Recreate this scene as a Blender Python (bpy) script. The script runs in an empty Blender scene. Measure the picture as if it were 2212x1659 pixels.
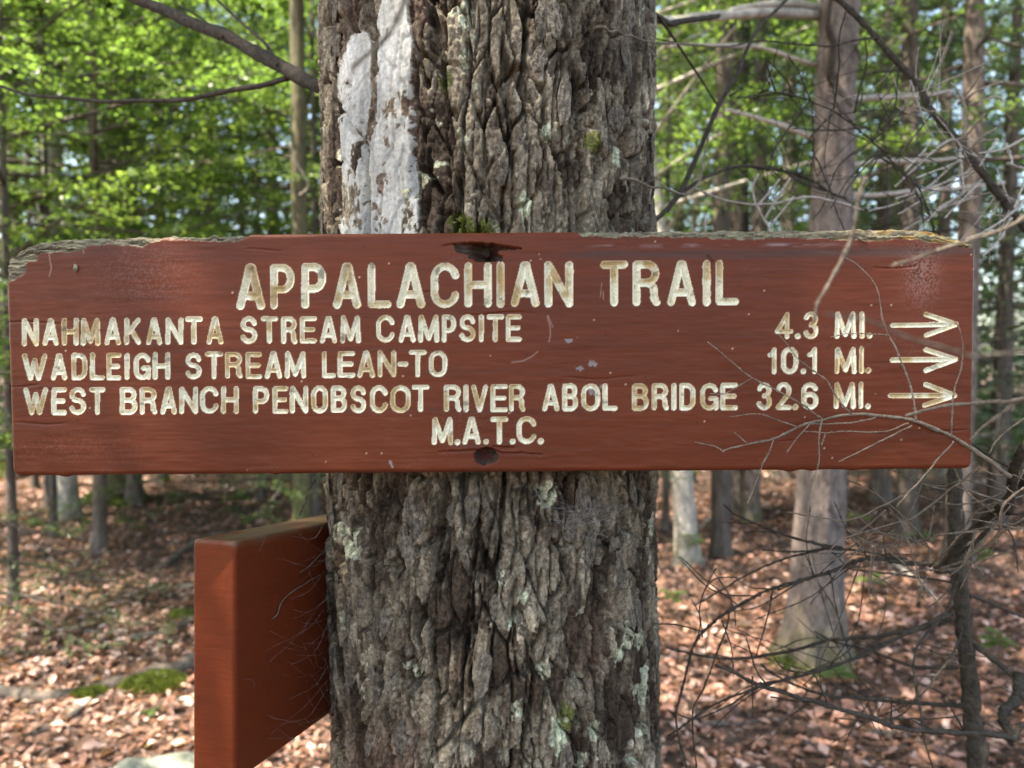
import bpy, math, random
import numpy as np
from mathutils import Vector, Matrix

# ------------------------------------------------------------------ camera, sky, sun, exposure
R = math.radians
scene = bpy.context.scene
C = scene.collection
CAM_Z, PITCH = 1.5, R(2.0)
cd = bpy.data.cameras.new('camera'); cam = bpy.data.objects.new('camera', cd); C.objects.link(cam)
cam.location = (0, 0, CAM_Z); cam.rotation_euler = (R(90) - PITCH, 0, 0)
cd.sensor_width = 36; cd.lens = 24.97; cd.clip_start = 0.02; cd.clip_end = 400
cd.dof.use_dof = True; cd.dof.focus_distance = 0.70; cd.dof.aperture_fstop = 4.9
scene.camera = cam

SUN_EL, SUN_AZ = R(63), R(-115)          # azimuth from +Y towards +X: sun stands left of and behind the viewer
to_sun = Vector((math.sin(SUN_AZ) * math.cos(SUN_EL), math.cos(SUN_AZ) * math.cos(SUN_EL), math.sin(SUN_EL)))
w = bpy.data.worlds.new('World'); scene.world = w; w.use_nodes = True
nt = w.node_tree
sky = nt.nodes.new('ShaderNodeTexSky'); sky.sky_type = 'NISHITA'; sky.sun_disc = False
sky.sun_elevation = SUN_EL; sky.sun_rotation = SUN_AZ; sky.air_density = 1.0; sky.dust_density = 2.0; sky.ozone_density = 1.0
nt.links.new(sky.outputs[0], nt.nodes['Background'].inputs[0]); nt.nodes['Background'].inputs[1].default_value = 0.15
sd = bpy.data.lights.new('sun', 'SUN'); sd.energy = 5.0; sd.angle = R(0.53); sd.color = (1.0, 0.95, 0.86)
sun = bpy.data.objects.new('sun', sd); C.objects.link(sun)
sun.rotation_euler = (-to_sun).to_track_quat('-Z', 'Y').to_euler(); sun.location = (-6, -4, 14)
vs = scene.view_settings
vs.view_transform = 'Standard'; vs.look = 'None'; vs.gamma = 1.0; vs.use_curve_mapping = False
vs.exposure = 2.55
vs.use_white_balance = True; vs.white_balance_temperature = 7300; vs.white_balance_tint = 10     # the camera's own balance for forest shade
scene.cycles.use_denoising = True
scene.cycles.max_bounces = 8; scene.cycles.diffuse_bounces = 4; scene.cycles.transmission_bounces = 4; scene.cycles.glossy_bounces = 2
scene.cycles.caustics_reflective = False; scene.cycles.caustics_refractive = False

# ------------------------------------------------------------------ pixels to places (a 2212 x 1659 copy of the photograph)
F = 1534.5
cp, sp = math.cos(PITCH), math.sin(PITCH)
def ray(px, py):
    a, b = (px - 1106) / F, (829.5 - py) / F
    return np.array([a, cp + b * sp, -sp + b * cp])
def P(px, py, d):
    return np.array([0, 0, CAM_Z]) + ray(px, py) * d
def G(px, py, z=0.0):                    # where a pixel's ray meets the ground
    r = ray(px, py); return np.array([0, 0, CAM_Z]) + r * ((z - CAM_Z) / r[2])
def O(x, y): return x * 2212 / 4032, y * 2212 / 4032
def z3(X, Y): return O(2500 + X / 1.444, Y / 1.444)
def z6(X, Y): return O(2600 + X / 1.545, 880 + Y / 1.545)
def z8(X, Y): return O(2500 + X / 1.413, 1850 + Y / 1.413)
def z7(X, Y): return O(X / 1.413, 1850 + Y / 1.413)
def z1(X, Y): return O(X / 1.646, Y / 1.646)

# ------------------------------------------------------------------ noise
def _h(ix, iy, seed):
    ix, iy = np.asarray(ix), np.asarray(iy)
    n = (ix.astype(np.int64) * 374761393 + iy.astype(np.int64) * 668265263 + seed * 974634777) & 0xFFFFFFFF
    n = ((n ^ (n >> 13)) * 1274126177) & 0xFFFFFFFF
    n = ((n ^ (n >> 16)) * 1540483477) & 0xFFFFFFFF
    return ((n ^ (n >> 15)) & 0xFFFFFF) / float(0xFFFFFF)
def vn(x, y, seed=0):
    ix, iy = np.floor(x), np.floor(y); fx, fy = x - ix, y - iy
    fx = fx * fx * (3 - 2 * fx); fy = fy * fy * (3 - 2 * fy)
    a, b = _h(ix, iy, seed), _h(ix + 1, iy, seed); c, d = _h(ix, iy + 1, seed), _h(ix + 1, iy + 1, seed)
    return ((a * (1 - fx) + b * fx) * (1 - fy) + (c * (1 - fx) + d * fx) * fy) * 2 - 1
def fbm(x, y, seed=0, o=4):
    s, a = 0, 1.0; t = 0
    for i in range(o):
        s = s + a * vn(x * 2 ** i + 37.31 + 11.7 * i, y * 2 ** i + 19.73 + 5.3 * i, seed + 17 * i); t += a; a *= .5
    return s / t
def voro(x, y, seed=0, jit=.95):
    ix, iy = np.floor(x), np.floor(y)
    f1 = np.full(x.shape, 9.0); f2 = np.full(x.shape, 9.0); cid = np.zeros(x.shape); dx = np.zeros(x.shape); dy = np.zeros(x.shape)
    for i in (-1, 0, 1):
        for j in (-1, 0, 1):
            cx, cy = ix + i, iy + j
            px = cx + .5 + jit * (_h(cx, cy, seed) - .5); py = cy + .5 + jit * (_h(cx, cy, seed + 5) - .5)
            d = np.hypot(x - px, y - py); r = _h(cx, cy, seed + 11)
            m = d < f1
            f2 = np.where(m, f1, np.minimum(f2, d)); cid = np.where(m, r, cid)
            dx = np.where(m, x - px, dx); dy = np.where(m, y - py, dy); f1 = np.where(m, d, f1)
    return f1, f2, cid, dx, dy
def sstep(a, b, x):
    t = np.clip((x - a) / (b - a), 0, 1); return t * t * (3 - 2 * t)
def inpoly(x, y, poly):
    r = np.zeros(x.shape, bool); n = len(poly)
    for i in range(n):
        x0, y0 = poly[i]; x1, y1 = poly[(i + 1) % n]
        if y0 == y1: continue
        m = ((y0 > y) != (y1 > y)) & (x < (x1 - x0) * (y - y0) / (y1 - y0) + x0)
        r ^= m
    return r
def dline(x, y, pts):
    d = np.full(x.shape, 1e9)
    for (x0, y0), (x1, y1) in zip(pts[:-1], pts[1:]):
        vx, vy = x1 - x0, y1 - y0; L = vx * vx + vy * vy + 1e-20
        t = np.clip(((x - x0) * vx + (y - y0) * vy) / L, 0, 1)
        d = np.minimum(d, np.hypot(x - x0 - t * vx, y - y0 - t * vy))
    return d

# ------------------------------------------------------------------ meshes
def mesh_np(name, V, quads=None, tris=None, smooth=True, attrs=None):
    V = np.asarray(V, np.float32).reshape(-1, 3)
    q = np.zeros((0, 4), np.int32) if quads is None or len(quads) == 0 else np.asarray(quads, np.int32)
    t = np.zeros((0, 3), np.int32) if tris is None or len(tris) == 0 else np.asarray(tris, np.int32)
    me = bpy.data.meshes.new(name)
    me.vertices.add(len(V)); me.vertices.foreach_set('co', V.ravel())
    loops = np.concatenate([q.ravel(), t.ravel()]).astype(np.int32)
    st = np.concatenate([np.arange(len(q)) * 4, len(q) * 4 + np.arange(len(t)) * 3]).astype(np.int32)
    me.loops.add(len(loops)); me.loops.foreach_set('vertex_index', loops)
    me.polygons.add(len(st)); me.polygons.foreach_set('loop_start', st)
    me.update(calc_edges=True)
    me.polygons.foreach_set('use_smooth', np.full(len(st), smooth, bool))
    for k, a in (attrs or {}).items():
        a = np.asarray(a, np.float32)
        if a.ndim == 1:
            at = me.attributes.new(k, 'FLOAT', 'POINT'); at.data.foreach_set('value', a)
        else:
            if a.shape[1] == 3: a = np.concatenate([a, np.ones((len(a), 1), np.float32)], 1)
            at = me.attributes.new(k, 'FLOAT_COLOR', 'POINT'); at.data.foreach_set('color', a.ravel())
    return me
def sub(V, Fq, attrs):                    # keep only the vertices these faces use
    u, inv = np.unique(Fq, return_inverse=True)
    return V[u], inv.reshape(Fq.shape), {k: a[u] for k, a in attrs.items()}
def ob(name, me, mat=None, parent=None, loc=None, rot=None):
    o = bpy.data.objects.new(name, me); C.objects.link(o)
    if mat is not None and me is not None and not me.materials: me.materials.append(mat)
    if parent is not None: o.parent = parent
    if loc is not None: o.location = loc
    if rot is not None: o.rotation_euler = rot
    return o
def tag(o, label, cat=None, group=None, kind=None):
    if label: o['label'] = label
    if cat: o['category'] = cat
    if group: o['group'] = group
    if kind: o['kind'] = kind
    return o
class MB:
    def __init__(s): s.V, s.Q, s.T, s.n = [], [], [], 0
    def add(s, V, Q=None, T=None):
        V = np.asarray(V, float).reshape(-1, 3); s.V.append(V)
        if Q is not None and len(Q): s.Q.append(np.asarray(Q) + s.n)
        if T is not None and len(T): s.T.append(np.asarray(T) + s.n)
        s.n += len(V)
    def mesh(s, name, smooth=True, attrs=None):
        return mesh_np(name, np.concatenate(s.V), np.concatenate(s.Q) if s.Q else None, np.concatenate(s.T) if s.T else None, smooth, attrs)
def spline(pts, step):
    pts = np.asarray(pts, float)
    if len(pts) < 3:
        n = max(2, int(np.linalg.norm(pts[1] - pts[0]) / step) + 1)
        return pts[0] + (pts[1] - pts[0]) * np.linspace(0, 1, n)[:, None]
    e = np.vstack([2 * pts[0] - pts[1], pts, 2 * pts[-1] - pts[-2]]); out = []
    for i in range(1, len(e) - 2):
        n = max(2, int(np.linalg.norm(e[i + 1] - e[i]) / step) + 1)
        for t in np.linspace(0, 1, n, endpoint=False):
            a, b, c, d = e[i - 1], e[i], e[i + 1], e[i + 2]
            out.append(.5 * (2 * b + (c - a) * t + (2 * a - 5 * b + 4 * c - d) * t * t + (3 * b - a - 3 * c + d) * t ** 3))
    out.append(e[-2]); return np.array(out)
def tube(mb, pts, r0, r1, sides=6, step=.01, jit=.12, pegs=0, seed=0, wob=0.0, nodes=0):
    rs = np.random.RandomState(seed + 7); c = spline(pts, step); n = len(c)
    if wob and n >= 5:
        w3 = rs.randn(n, 3) * wob; k = np.array([1, 2, 3, 2, 1]) / 9.0
        for a in range(3): w3[:, a] = np.convolve(w3[:, a], k, 'same')
        w3[0] = 0; c = c + w3
    r = np.linspace(r0, r1, n) * (1 + jit * rs.randn(n).clip(-2, 2))
    if nodes:
        for i in range(0, n, nodes): r[i] *= 1.35
    t = np.gradient(c, axis=0); t /= np.linalg.norm(t, axis=1)[:, None] + 1e-12
    up = np.array([0, 0, 1.0]) if abs(t[0][2]) < .9 else np.array([1.0, 0, 0])
    u = np.cross(t[0], up); u /= np.linalg.norm(u); U = [u]
    for i in range(1, n):
        u = U[-1] - t[i] * np.dot(U[-1], t[i]); U.append(u / (np.linalg.norm(u) + 1e-12))
    U = np.array(U); W = np.cross(t, U)
    a = np.linspace(0, 2 * math.pi, sides, endpoint=False)
    ring = c[:, None] + r[:, None, None] * (np.cos(a)[None, :, None] * U[:, None] + np.sin(a)[None, :, None] * W[:, None])
    V = ring.reshape(-1, 3); i = np.arange(n - 1)[:, None] * sides; j = np.arange(sides)[None]; j2 = (j + 1) % sides
    Q = np.stack([i + j, i + j2, i + sides + j2, i + sides + j], -1).reshape(-1, 4)
    V = np.vstack([V, c[0] - t[0] * r[0] * .3, c[-1] + t[-1] * r[-1] * .8]); k0, k1 = n * sides, n * sides + 1; l = (n - 1) * sides
    T = [(k0, (b + 1) % sides, b) for b in range(sides)] + [(k1, l + b, l + (b + 1) % sides) for b in range(sides)]
    mb.add(V, Q, T)
    if pegs:
        L = np.concatenate([[0], np.cumsum(np.linalg.norm(np.diff(c, axis=0), axis=1))]); m = int(L[-1] / pegs)
        for s in rs.rand(m) * L[-1]:
            k = min(n - 2, int(np.searchsorted(L, s))); an = rs.rand() * 6.283; d = math.cos(an) * U[k] + math.sin(an) * W[k]
            o = c[k] + d * r[k] * .7; e = o + (d * .8 + t[k] * .7) * (r[k] * .5 + .0011) ; s1 = np.cross(d, t[k]) * .0006
            mb.add([o + s1 - t[k] * .0005, o - s1 - t[k] * .0005, o + t[k] * .0009, e], None, [(0, 1, 3), (1, 2, 3), (2, 0, 3)])
    return c

# ------------------------------------------------------------------ materials
def nmat(name):
    m = bpy.data.materials.new(name); m.use_nodes = True; n = m.node_tree.nodes; l = m.node_tree.links
    return m, n, l, n['Principled BSDF']
def noise(n, l, scale, detail=5, rough=.6, vec=None, coord='Object', stretch=None):
    t = n.new('ShaderNodeTexNoise'); t.inputs['Scale'].default_value = scale; t.inputs['Detail'].default_value = detail; t.inputs['Roughness'].default_value = rough
    c = n.new('ShaderNodeTexCoord'); src = c.outputs[coord]
    if stretch:
        mp = n.new('ShaderNodeMapping'); mp.inputs['Scale'].default_value = stretch; l.new(src, mp.inputs[0]); src = mp.outputs[0]
    l.new(src, t.inputs['Vector']); return t.outputs['Fac']
def ramp(n, l, fac, stops):
    r = n.new('ShaderNodeValToRGB'); e = r.color_ramp.elements
    while len(e) < len(stops): e.new(.5)
    for k, (p, c) in enumerate(stops): e[k].position = p; e[k].color = (*c, 1)
    l.new(fac, r.inputs[0]); return r.outputs[0]
def mixc(n, l, a, b, fac, mode='MIX'):
    m = n.new('ShaderNodeMix'); m.data_type = 'RGBA'; m.blend_type = mode
    for s, v in ((m.inputs[6], a), (m.inputs[7], b), (m.inputs[0], fac)):
        if hasattr(v, 'is_linked'): l.new(v, s)
        else: s.default_value = v if not isinstance(v, tuple) else (*v, 1)
    return m.outputs[2]
def bump(n, l, b, h, strength, dist):
    u = n.new('ShaderNodeBump'); u.inputs['Strength'].default_value = strength; u.inputs['Distance'].default_value = dist
    l.new(h, u.inputs['Height']); l.new(u.outputs[0], b.inputs['Normal'])
def attr_mat(name, rough=.8, nscale=400, nstr=.35, var=.5, spec=.3, stretch=None, bdist=.001, rattr=False, coat=0.0):
    m, n, l, b = nmat(name)
    a = n.new('ShaderNodeAttribute'); a.attribute_name = 'col'
    f = noise(n, l, nscale, 4, .65, stretch=stretch)
    g = ramp(n, l, f, [(.32, (1 - var, 1 - var, 1 - var)), (.68, (1 + var * .7,) * 3)])
    l.new(mixc(n, l, a.outputs['Color'], g, 1.0, 'MULTIPLY'), b.inputs['Base Color'])
    b.inputs['Roughness'].default_value = rough; b.inputs['Specular IOR Level'].default_value = spec
    if rattr:
        ra = n.new('ShaderNodeAttribute'); ra.attribute_name = 'rgh'; l.new(ra.outputs['Fac'], b.inputs['Roughness'])
    if nstr: bump(n, l, b, f, nstr, bdist)
    return m
def bark_mat(name, c0, c1, scale=14, stretch=(1, 1, .25), moss=0.0, mossz=(.1, .5), mosscol=(.08, .078, .03)):
    m, n, l, b = nmat(name)
    f = noise(n, l, scale, 7, .7, stretch=stretch); f2 = noise(n, l, scale * 5, 4, .7, stretch=stretch)
    col = ramp(n, l, f, [(.3, c0), (.62, c1)])
    col = mixc(n, l, col, ramp(n, l, f2, [(.3, (.55, .55, .55)), (.7, (1.25, 1.22, 1.18))]), 1.0, 'MULTIPLY')
    if moss:
        tc = n.new('ShaderNodeTexCoord'); sx = n.new('ShaderNodeSeparateXYZ'); l.new(tc.outputs['Object'], sx.inputs[0])
        mr = n.new('ShaderNodeMapRange'); mr.inputs[1].default_value = mossz[0]; mr.inputs[2].default_value = mossz[1]; mr.inputs[3].default_value = moss; mr.inputs[4].default_value = 0
        l.new(sx.outputs['Z'], mr.inputs[0])
        nn = noise(n, l, 9, 4); ad = n.new('ShaderNodeMath'); ad.operation = 'ADD'; l.new(mr.outputs[0], ad.inputs[0]); l.new(nn, ad.inputs[1])
        sm = n.new('ShaderNodeMapRange'); sm.inputs[1].default_value = .75; sm.inputs[2].default_value = 1.25; l.new(ad.outputs[0], sm.inputs[0])
        col = mixc(n, l, col, mosscol, sm.outputs[0])
    l.new(col, b.inputs['Base Color']); b.inputs['Roughness'].default_value = .9; b.inputs['Specular IOR Level'].default_value = .2
    bump(n, l, b, f, .9, .012); return m
def leaf_mat(name, stops, trans=.5, rough=.38):
    m, n, l, b = nmat(name)
    a = n.new('ShaderNodeAttribute'); a.attribute_name = 'tone'
    col = ramp(n, l, a.outputs['Fac'], stops)
    l.new(col, b.inputs['Base Color']); b.inputs['Roughness'].default_value = rough; b.inputs['Specular IOR Level'].default_value = .5
    t = n.new('ShaderNodeBsdfTranslucent'); l.new(mixc(n, l, col, (2.0, 2.0, 1.0), 1.0, 'MULTIPLY'), t.inputs[0])
    x = n.new('ShaderNodeMixShader'); x.inputs[0].default_value = trans
    l.new(b.outputs[0], x.inputs[1]); l.new(t.outputs[0], x.inputs[2]); l.new(x.outputs[0], n['Material Output'].inputs[0])
    return m
M = {}
def flaky_bark():
    m, n, l, b = nmat('hemlock_bark')
    at = n.new('ShaderNodeAttribute'); at.attribute_name = 'col'
    tc = n.new('ShaderNodeTexCoord'); wn = n.new('ShaderNodeTexNoise'); wn.inputs['Scale'].default_value = 55; wn.inputs['Detail'].default_value = 4; l.new(tc.outputs['Object'], wn.inputs['Vector'])
    sc_ = n.new('ShaderNodeVectorMath'); sc_.operation = 'SCALE'; sc_.inputs['Scale'].default_value = .03; l.new(wn.outputs['Color'], sc_.inputs[0])
    ad = n.new('ShaderNodeVectorMath'); l.new(tc.outputs['Object'], ad.inputs[0]); l.new(sc_.outputs[0], ad.inputs[1])
    mp = n.new('ShaderNodeMapping'); mp.inputs['Scale'].default_value = (1, 1, .36); l.new(ad.outputs[0], mp.inputs[0])
    f = noise(n, l, 260, 5, .7)
    col = mixc(n, l, at.outputs['Color'], ramp(n, l, f, [(.34, (.45, .43, .40)), (.66, (1.5, 1.48, 1.42))]), 1.0, 'MULTIPLY')
    hs = []
    for s, lo_, hi_ in ((60, .68, 1.3), (150, .65, 1.35)):
        v = n.new('ShaderNodeTexVoronoi'); v.inputs['Scale'].default_value = s; l.new(mp.outputs[0], v.inputs['Vector'])
        sx = n.new('ShaderNodeSeparateColor'); l.new(v.outputs['Color'], sx.inputs[0])
        col = mixc(n, l, col, ramp(n, l, sx.outputs[0], [(0, (lo_, lo_ * .97, lo_ * .93)), (1, (hi_, hi_, hi_ * .98))]), 1.0, 'MULTIPLY'); hs.append(sx.outputs[1])
    l.new(col, b.inputs['Base Color']); b.inputs['Roughness'].default_value = .88; b.inputs['Specular IOR Level'].default_value = .18
    h1_ = n.new('ShaderNodeMath'); h1_.operation = 'MULTIPLY_ADD'; l.new(hs[0], h1_.inputs[0]); h1_.inputs[1].default_value = 1.6; l.new(hs[1], h1_.inputs[2])
    h2_ = n.new('ShaderNodeMath'); h2_.operation = 'MULTIPLY_ADD'; l.new(f, h2_.inputs[0]); h2_.inputs[1].default_value = 1.2; l.new(h1_.outputs[0], h2_.inputs[2])
    bump(n, l, b, h2_.outputs[0], .9, .0016); return m
M['bark_main'] = flaky_bark()
M['blaze'] = attr_mat('weathered_white_paint', .95, 230, .55, .3, .1, bdist=.001)
M['bark_plate'] = attr_mat('flaked_bark', .9, 3.5, .6, .7, .2, stretch=(1, 1, 2), bdist=.08)
M['sign_paint'] = attr_mat('brown_sign_paint', .45, 130, .35, .13, .18, stretch=(.12, 1, 2.2), bdist=.0006, rattr=True)
M['letter_paint'] = attr_mat('worn_cream_paint', .5, 500, .3, .25, .4, bdist=.0006)
M['bark_right'] = bark_mat('pinkish_grey_bark', (.045, .037, .033), (.235, .19, .17), 26, (1, 1, .5), .6, (.05, .55))
M['bark_dark'] = bark_mat('dark_bark', (.04, .034, .03), (.13, .11, .095), 18)
M['bark_brown'] = bark_mat('brown_bark', (.06, .048, .04), (.19, .155, .135), 18)
M['bark_moss'] = bark_mat('mossy_bark', (.055, .05, .035), (.13, .12, .07), 12, (1, 1, .3), .45, (-1, 6), (.06, .09, .02))
M['bark_pale'] = bark_mat('pale_bark', (.22, .2, .18), (.5, .47, .42), 10, (1, 1, .5), .5, (.1, .6))
M['twig_dark'] = bark_mat('dark_twig', (.032, .027, .022), (.105, .088, .07), 90, (1, 1, 1))
M['twig_pale'] = bark_mat('pale_twig', (.17, .135, .105), (.36, .3, .24), 120, (1, 1, 1))
M['twig_white'] = bark_mat('pale_sunlit_twig', (.36, .32, .285), (.62, .56, .51), 60, (1, 1, 1))  # pale dead wood, colour lightened further so twigs look sunlit
M['leaf_bright'] = leaf_mat('sunny_broad_leaf', [(0, (.055, .098, .034)), (.6, (.092, .155, .05)), (1, (.15, .20, .065))], .55)
M['leaf_dark'] = leaf_mat('conifer_needles', [(0, (.040, .062, .042)), (.7, (.066, .10, .064)), (1, (.10, .14, .08))], .4)
M['leaf_mid'] = leaf_mat('hemlock_needles', [(0, (.046, .078, .038)), (.7, (.078, .124, .055)), (1, (.12, .175, .07))], .5)
# ------------------------------------------------------------------ ground
rsg = np.random.RandomState(3)
def ground_z(x, y):
    x = np.asarray(x, float); y = np.asarray(y, float)
    return .05 * fbm(x * .5 + 3, y * .5, 91, 3) + .02 * fbm(x * 2.5, y * 2.5, 92, 3)
gx = np.concatenate([-np.geomspace(90, 9, 16), np.linspace(-8.5, 8.5, 150), np.geomspace(9, 90, 16)])
gy = np.concatenate([-np.geomspace(60, 3, 12), np.linspace(-2, 16, 150), np.geomspace(17, 150, 18)])
XX, YY = np.meshgrid(gx, gy); ZZ = ground_z(XX, YY)
nx, ny = len(gx), len(gy)
idx = np.arange(nx * ny).reshape(ny, nx)
GQ = np.stack([idx[:-1, :-1], idx[:-1, 1:], idx[1:, 1:], idx[1:, :-1]], -1).reshape(-1, 4)
m, n, l, b = nmat('forest_floor')
f = noise(n, l, 14, 8, .7, coord='Object'); f2 = noise(n, l, 1.3, 4, .6, coord='Object')
c_ = ramp(n, l, f, [(.3, (.04, .026, .02)), (.5, (.10, .058, .042)), (.68, (.21, .125, .095))])
l.new(mixc(n, l, c_, ramp(n, l, f2, [(.35, (.6, .6, .6)), (.65, (1.15, 1.1, 1.05))]), 1.0, 'MULTIPLY'), b.inputs['Base Color'])
b.inputs['Roughness'].default_value = .95; bump(n, l, b, f, 1.0, .02)
tag(ob('forest_floor', mesh_np('forest_floor', np.stack([XX, YY, ZZ], -1), GQ), m), 'brown forest floor under the leaf litter', kind='structure')

# leaf litter: curled dry leaves, nobody could count them
def litter(num, ymin, ymax, seed, size):
    rs = np.random.RandomState(seed)
    y = np.sqrt(rs.rand(num) * (ymax ** 2 - ymin ** 2) + ymin ** 2); x = (rs.rand(num) * 2 - 1) * (y * .82 + .4)
    z = ground_z(x, y) + .006 + rs.rand(num) * .02
    a = rs.rand(num) * 6.283; s = size * (.45 + 1.1 * rs.rand(num) ** 2); asp = .4 + .35 * rs.rand(num)
    nrm = np.stack([rs.randn(num) * .35, rs.randn(num) * .35, np.ones(num)], 1); nrm /= np.linalg.norm(nrm, axis=1)[:, None]
    A = np.stack([np.cos(a), np.sin(a), np.zeros(num)], 1); A -= nrm * (A * nrm).sum(1)[:, None]; A /= np.linalg.norm(A, axis=1)[:, None]
    B = np.cross(nrm, A); c = np.stack([x, y, z], 1); S = s[:, None]; W = (s * asp)[:, None]; cu = (rs.rand(num) * .5 + .1)[:, None] * W
    V = np.stack([c - A * S, c - A * S * .1 + B * W * .9 + nrm * cu, c + A * S, c - A * S * .1 - B * W * .9 + nrm * cu, c + A * S * .45 + B * W * .6 + nrm * cu * .7, c + A * S * .45 - B * W * .6 + nrm * cu * .7], 1).reshape(-1, 3)
    k = np.arange(num)[:, None] * 6
    Q = np.concatenate([k + np.array([[0, 2, 4, 1]]), k + np.array([[0, 3, 5, 2]])])
    return V, Q, np.repeat(rs.rand(num), 6)
Va, Qa, ta = litter(34000, 2.0, 8.0, 5, .026); Vc, Qc, tc_ = litter(20000, 2.0, 4.6, 7, .023); Vb, Qb, tb = litter(20000, 8.0, 20.0, 6, .045)
lm = leaf_mat('dry_leaves', [(0, (.05, .03, .022)), (.35, (.14, .07, .045)), (.6, (.28, .135, .09)), (.85, (.40, .235, .19)), (1, (.54, .40, .36))], .18, .55)
o = ob('leaf_litter', mesh_np('leaf_litter', np.concatenate([Va, Vb, Vc]), np.concatenate([Qa, Qb + len(Va), Qc + len(Va) + len(Vb)]), None, True, {'tone': np.concatenate([ta, tb, tc_])}), lm)
tag(o, 'curled tan and rust brown fallen leaves covering the forest floor', 'leaf litter', kind='stuff')

# ------------------------------------------------------------------ main tree
TD, TR = 0.953, 0.2175
TZ0, TZ1 = 0.0, 11.0
def axis_x(z): return -0.0268 - 0.0115 * (z - 1.47)
def rad(z): return TR + .004 * np.clip(1.47 - z, 0, 9) / .5 + .10 * np.exp(-np.maximum(z, 0) / .16) - np.maximum(z - 2.2, 0) * .016
def trunk_uv(px, py):                     # pixel -> (angle, height) on the trunk
    d = ray(px, py); o_ = np.array([0, 0, CAM_Z]); t = TD - TR
    for _ in range(12):
        p = o_ + d * t; x = p[0] - axis_x(p[2]); r = rad(p[2])
        if abs(x) >= r * .999: x = math.copysign(r * .999, x)
        yy = TD - math.sqrt(r * r - x * x); t = yy / d[1]
    return math.atan2(x, TD - yy), p[2]
th = np.concatenate([np.linspace(-R(112), R(112), 500), np.linspace(R(114), R(246), 60)])
zz = np.concatenate([np.linspace(TZ0 - .08, .82, 40), np.linspace(.826, 2.12, 720), np.linspace(2.15, 3.0, 60), np.linspace(3.1, TZ1, 60)])
TH, ZT = np.meshgrid(th, zz)
U_ = TH * TR
NU = U_ + 5.137                          # offset for the noise lookups
fade = sstep(R(112), R(104), np.abs(TH)) * sstep(.80, .84, ZT) * sstep(2.14, 2.1, ZT)
fade = .35 + .65 * fade
# bark relief
wu = NU + .010 * fbm(NU * 14, ZT * 5, 1, 3) + .0035 * fbm(NU * 70, ZT * 30, 2, 3)
wz = ZT + .022 * fbm(NU * 20, ZT * 9, 3, 3)
lean = .10 * fbm(NU * 4, ZT * 2.2, 4, 2)
wu = wu + lean * .12
f1, f2, cid, dx, dy = voro(wu / .020, wz / .072, 21)
e1 = f2 - f1
g1, g2, gid, gx_, gy_ = voro(wu / .0085 + 7.3, wz / .026, 31)
e2 = g2 - g1
k1, k2, kid, kx_, ky_ = voro(wu / .0042, wz / .0085, 41)
fur = fbm(wu / .036, wz / .26, 51, 3)
furrow = np.exp(-(fur / .045) ** 4)
fur2 = fbm(wu / .02 + 9, wz / .12 + 3, 57, 3); furrow2 = np.exp(-(fur2 / .04) ** 4)
plate = sstep(.03, .13, e1)
def terrace(n_, k, s):                     # flat flakes with steep edges
    q = n_ * k; fl = np.floor(q); return (fl + sstep(1 - s, 1, q - fl)) / k
lay = terrace(fbm(wu / .030 + 2, wz / .085, 81, 4) * .5 + .5, 7, .22)
lay2 = terrace(fbm(wu / .011 + 8, wz / .026, 82, 3) * .5 + .5, 5, .25)
crack = 1 - sstep(.015, .11, e1); crack2 = 1 - sstep(.02, .13, e2)
thin = sstep(-.35, .25, fbm(NU * 16 + 3, ZT * 7, 83, 3))            # cracks open and close along their length
hgt = .0060 * (cid - .5) + .0022 * dy - .019 * crack * (.45 + .55 * thin)
hgt += .009 * (lay - .5) + .0050 * (lay2 - .5)
hgt += .0026 * (gid - .5) + .0012 * gy_ - .0042 * crack2 * (.3 + .7 * (1 - thin))
hgt += .0014 * (kid - .5) + .0020 * fbm(wu * 330, wz * 170, 6, 4)
hgt -= .026 * furrow + .013 * furrow2
hgt += .004 * fbm(NU * 9, ZT * 4, 8, 2)
hgt = hgt * .84
bark_h = hgt.copy()
# white blaze, cracks, knots, moss, lichen (placed in trunk angle and height)
def tpoly(pts): return [trunk_uv(*p) for p in pts]
blaze_poly = [(a * TR, z) for a, z in tpoly([(760, 76), (788, 66), (800, 96), (812, 36), (836, -30), (872, -40), (884, 120), (893, 260), (890, 330), (897, 430), (903, 560), (724, 560), (728, 480), (738, 400), (733, 330), (727, 262), (730, 170), (742, 110)])]
ub = U_ + .006 * fbm(U_ * 55, ZT * 28, 61, 4); zb = ZT + .012 * fbm(U_ * 40, ZT * 40, 62, 4)
inb = inpoly(ub, zb, blaze_poly)
worn = fbm(U_ * 60, ZT * 24, 63, 5) + .5 * fbm(U_ * 260, ZT * 160, 64, 3)
low = sstep(1.87, 1.72, ZT)
gap = dline(ub, zb, [(a * TR, z) for a, z in tpoly([(806, 60), (806, 150), (800, 240), (792, 320)])])
paint = inb & (worn > -.66 + .46 * low) & ((gap > .0055) | (worn > .3))
paint &= (U_ < trunk_uv(904, 300)[0] * TR)
smooth_zone = sstep(.5, 1, inb.astype(float))
hgt = np.where(inb, .001 + .17 * hgt + .0004 * (paint) + .0006 * fbm(U_ * 300, ZT * 180, 65, 3), hgt)
for pts, wd, dp in (([(728, 246), (748, 262), (760, 290), (778, 312), (790, 322)], .0032, .010), ([(790, 318), (787, 360), (789, 420), (788, 470), (792, 520)], .0034, .012), ([(805, 60), (806, 110), (807, 160)], .0022, .008),
                    ([(797, 175), (800, 205), (797, 225)], .0025, .007), ([(891, 150), (893, 240), (890, 320), (895, 420)], .0045, .008), ([(745, 190), (757, 180)], .0018, .005)):
    q = [(a * TR, z) for a, z in tpoly(pts)]
    hgt -= dp * np.exp(-(dline(ub, zb, q) / wd) ** 2)
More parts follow.
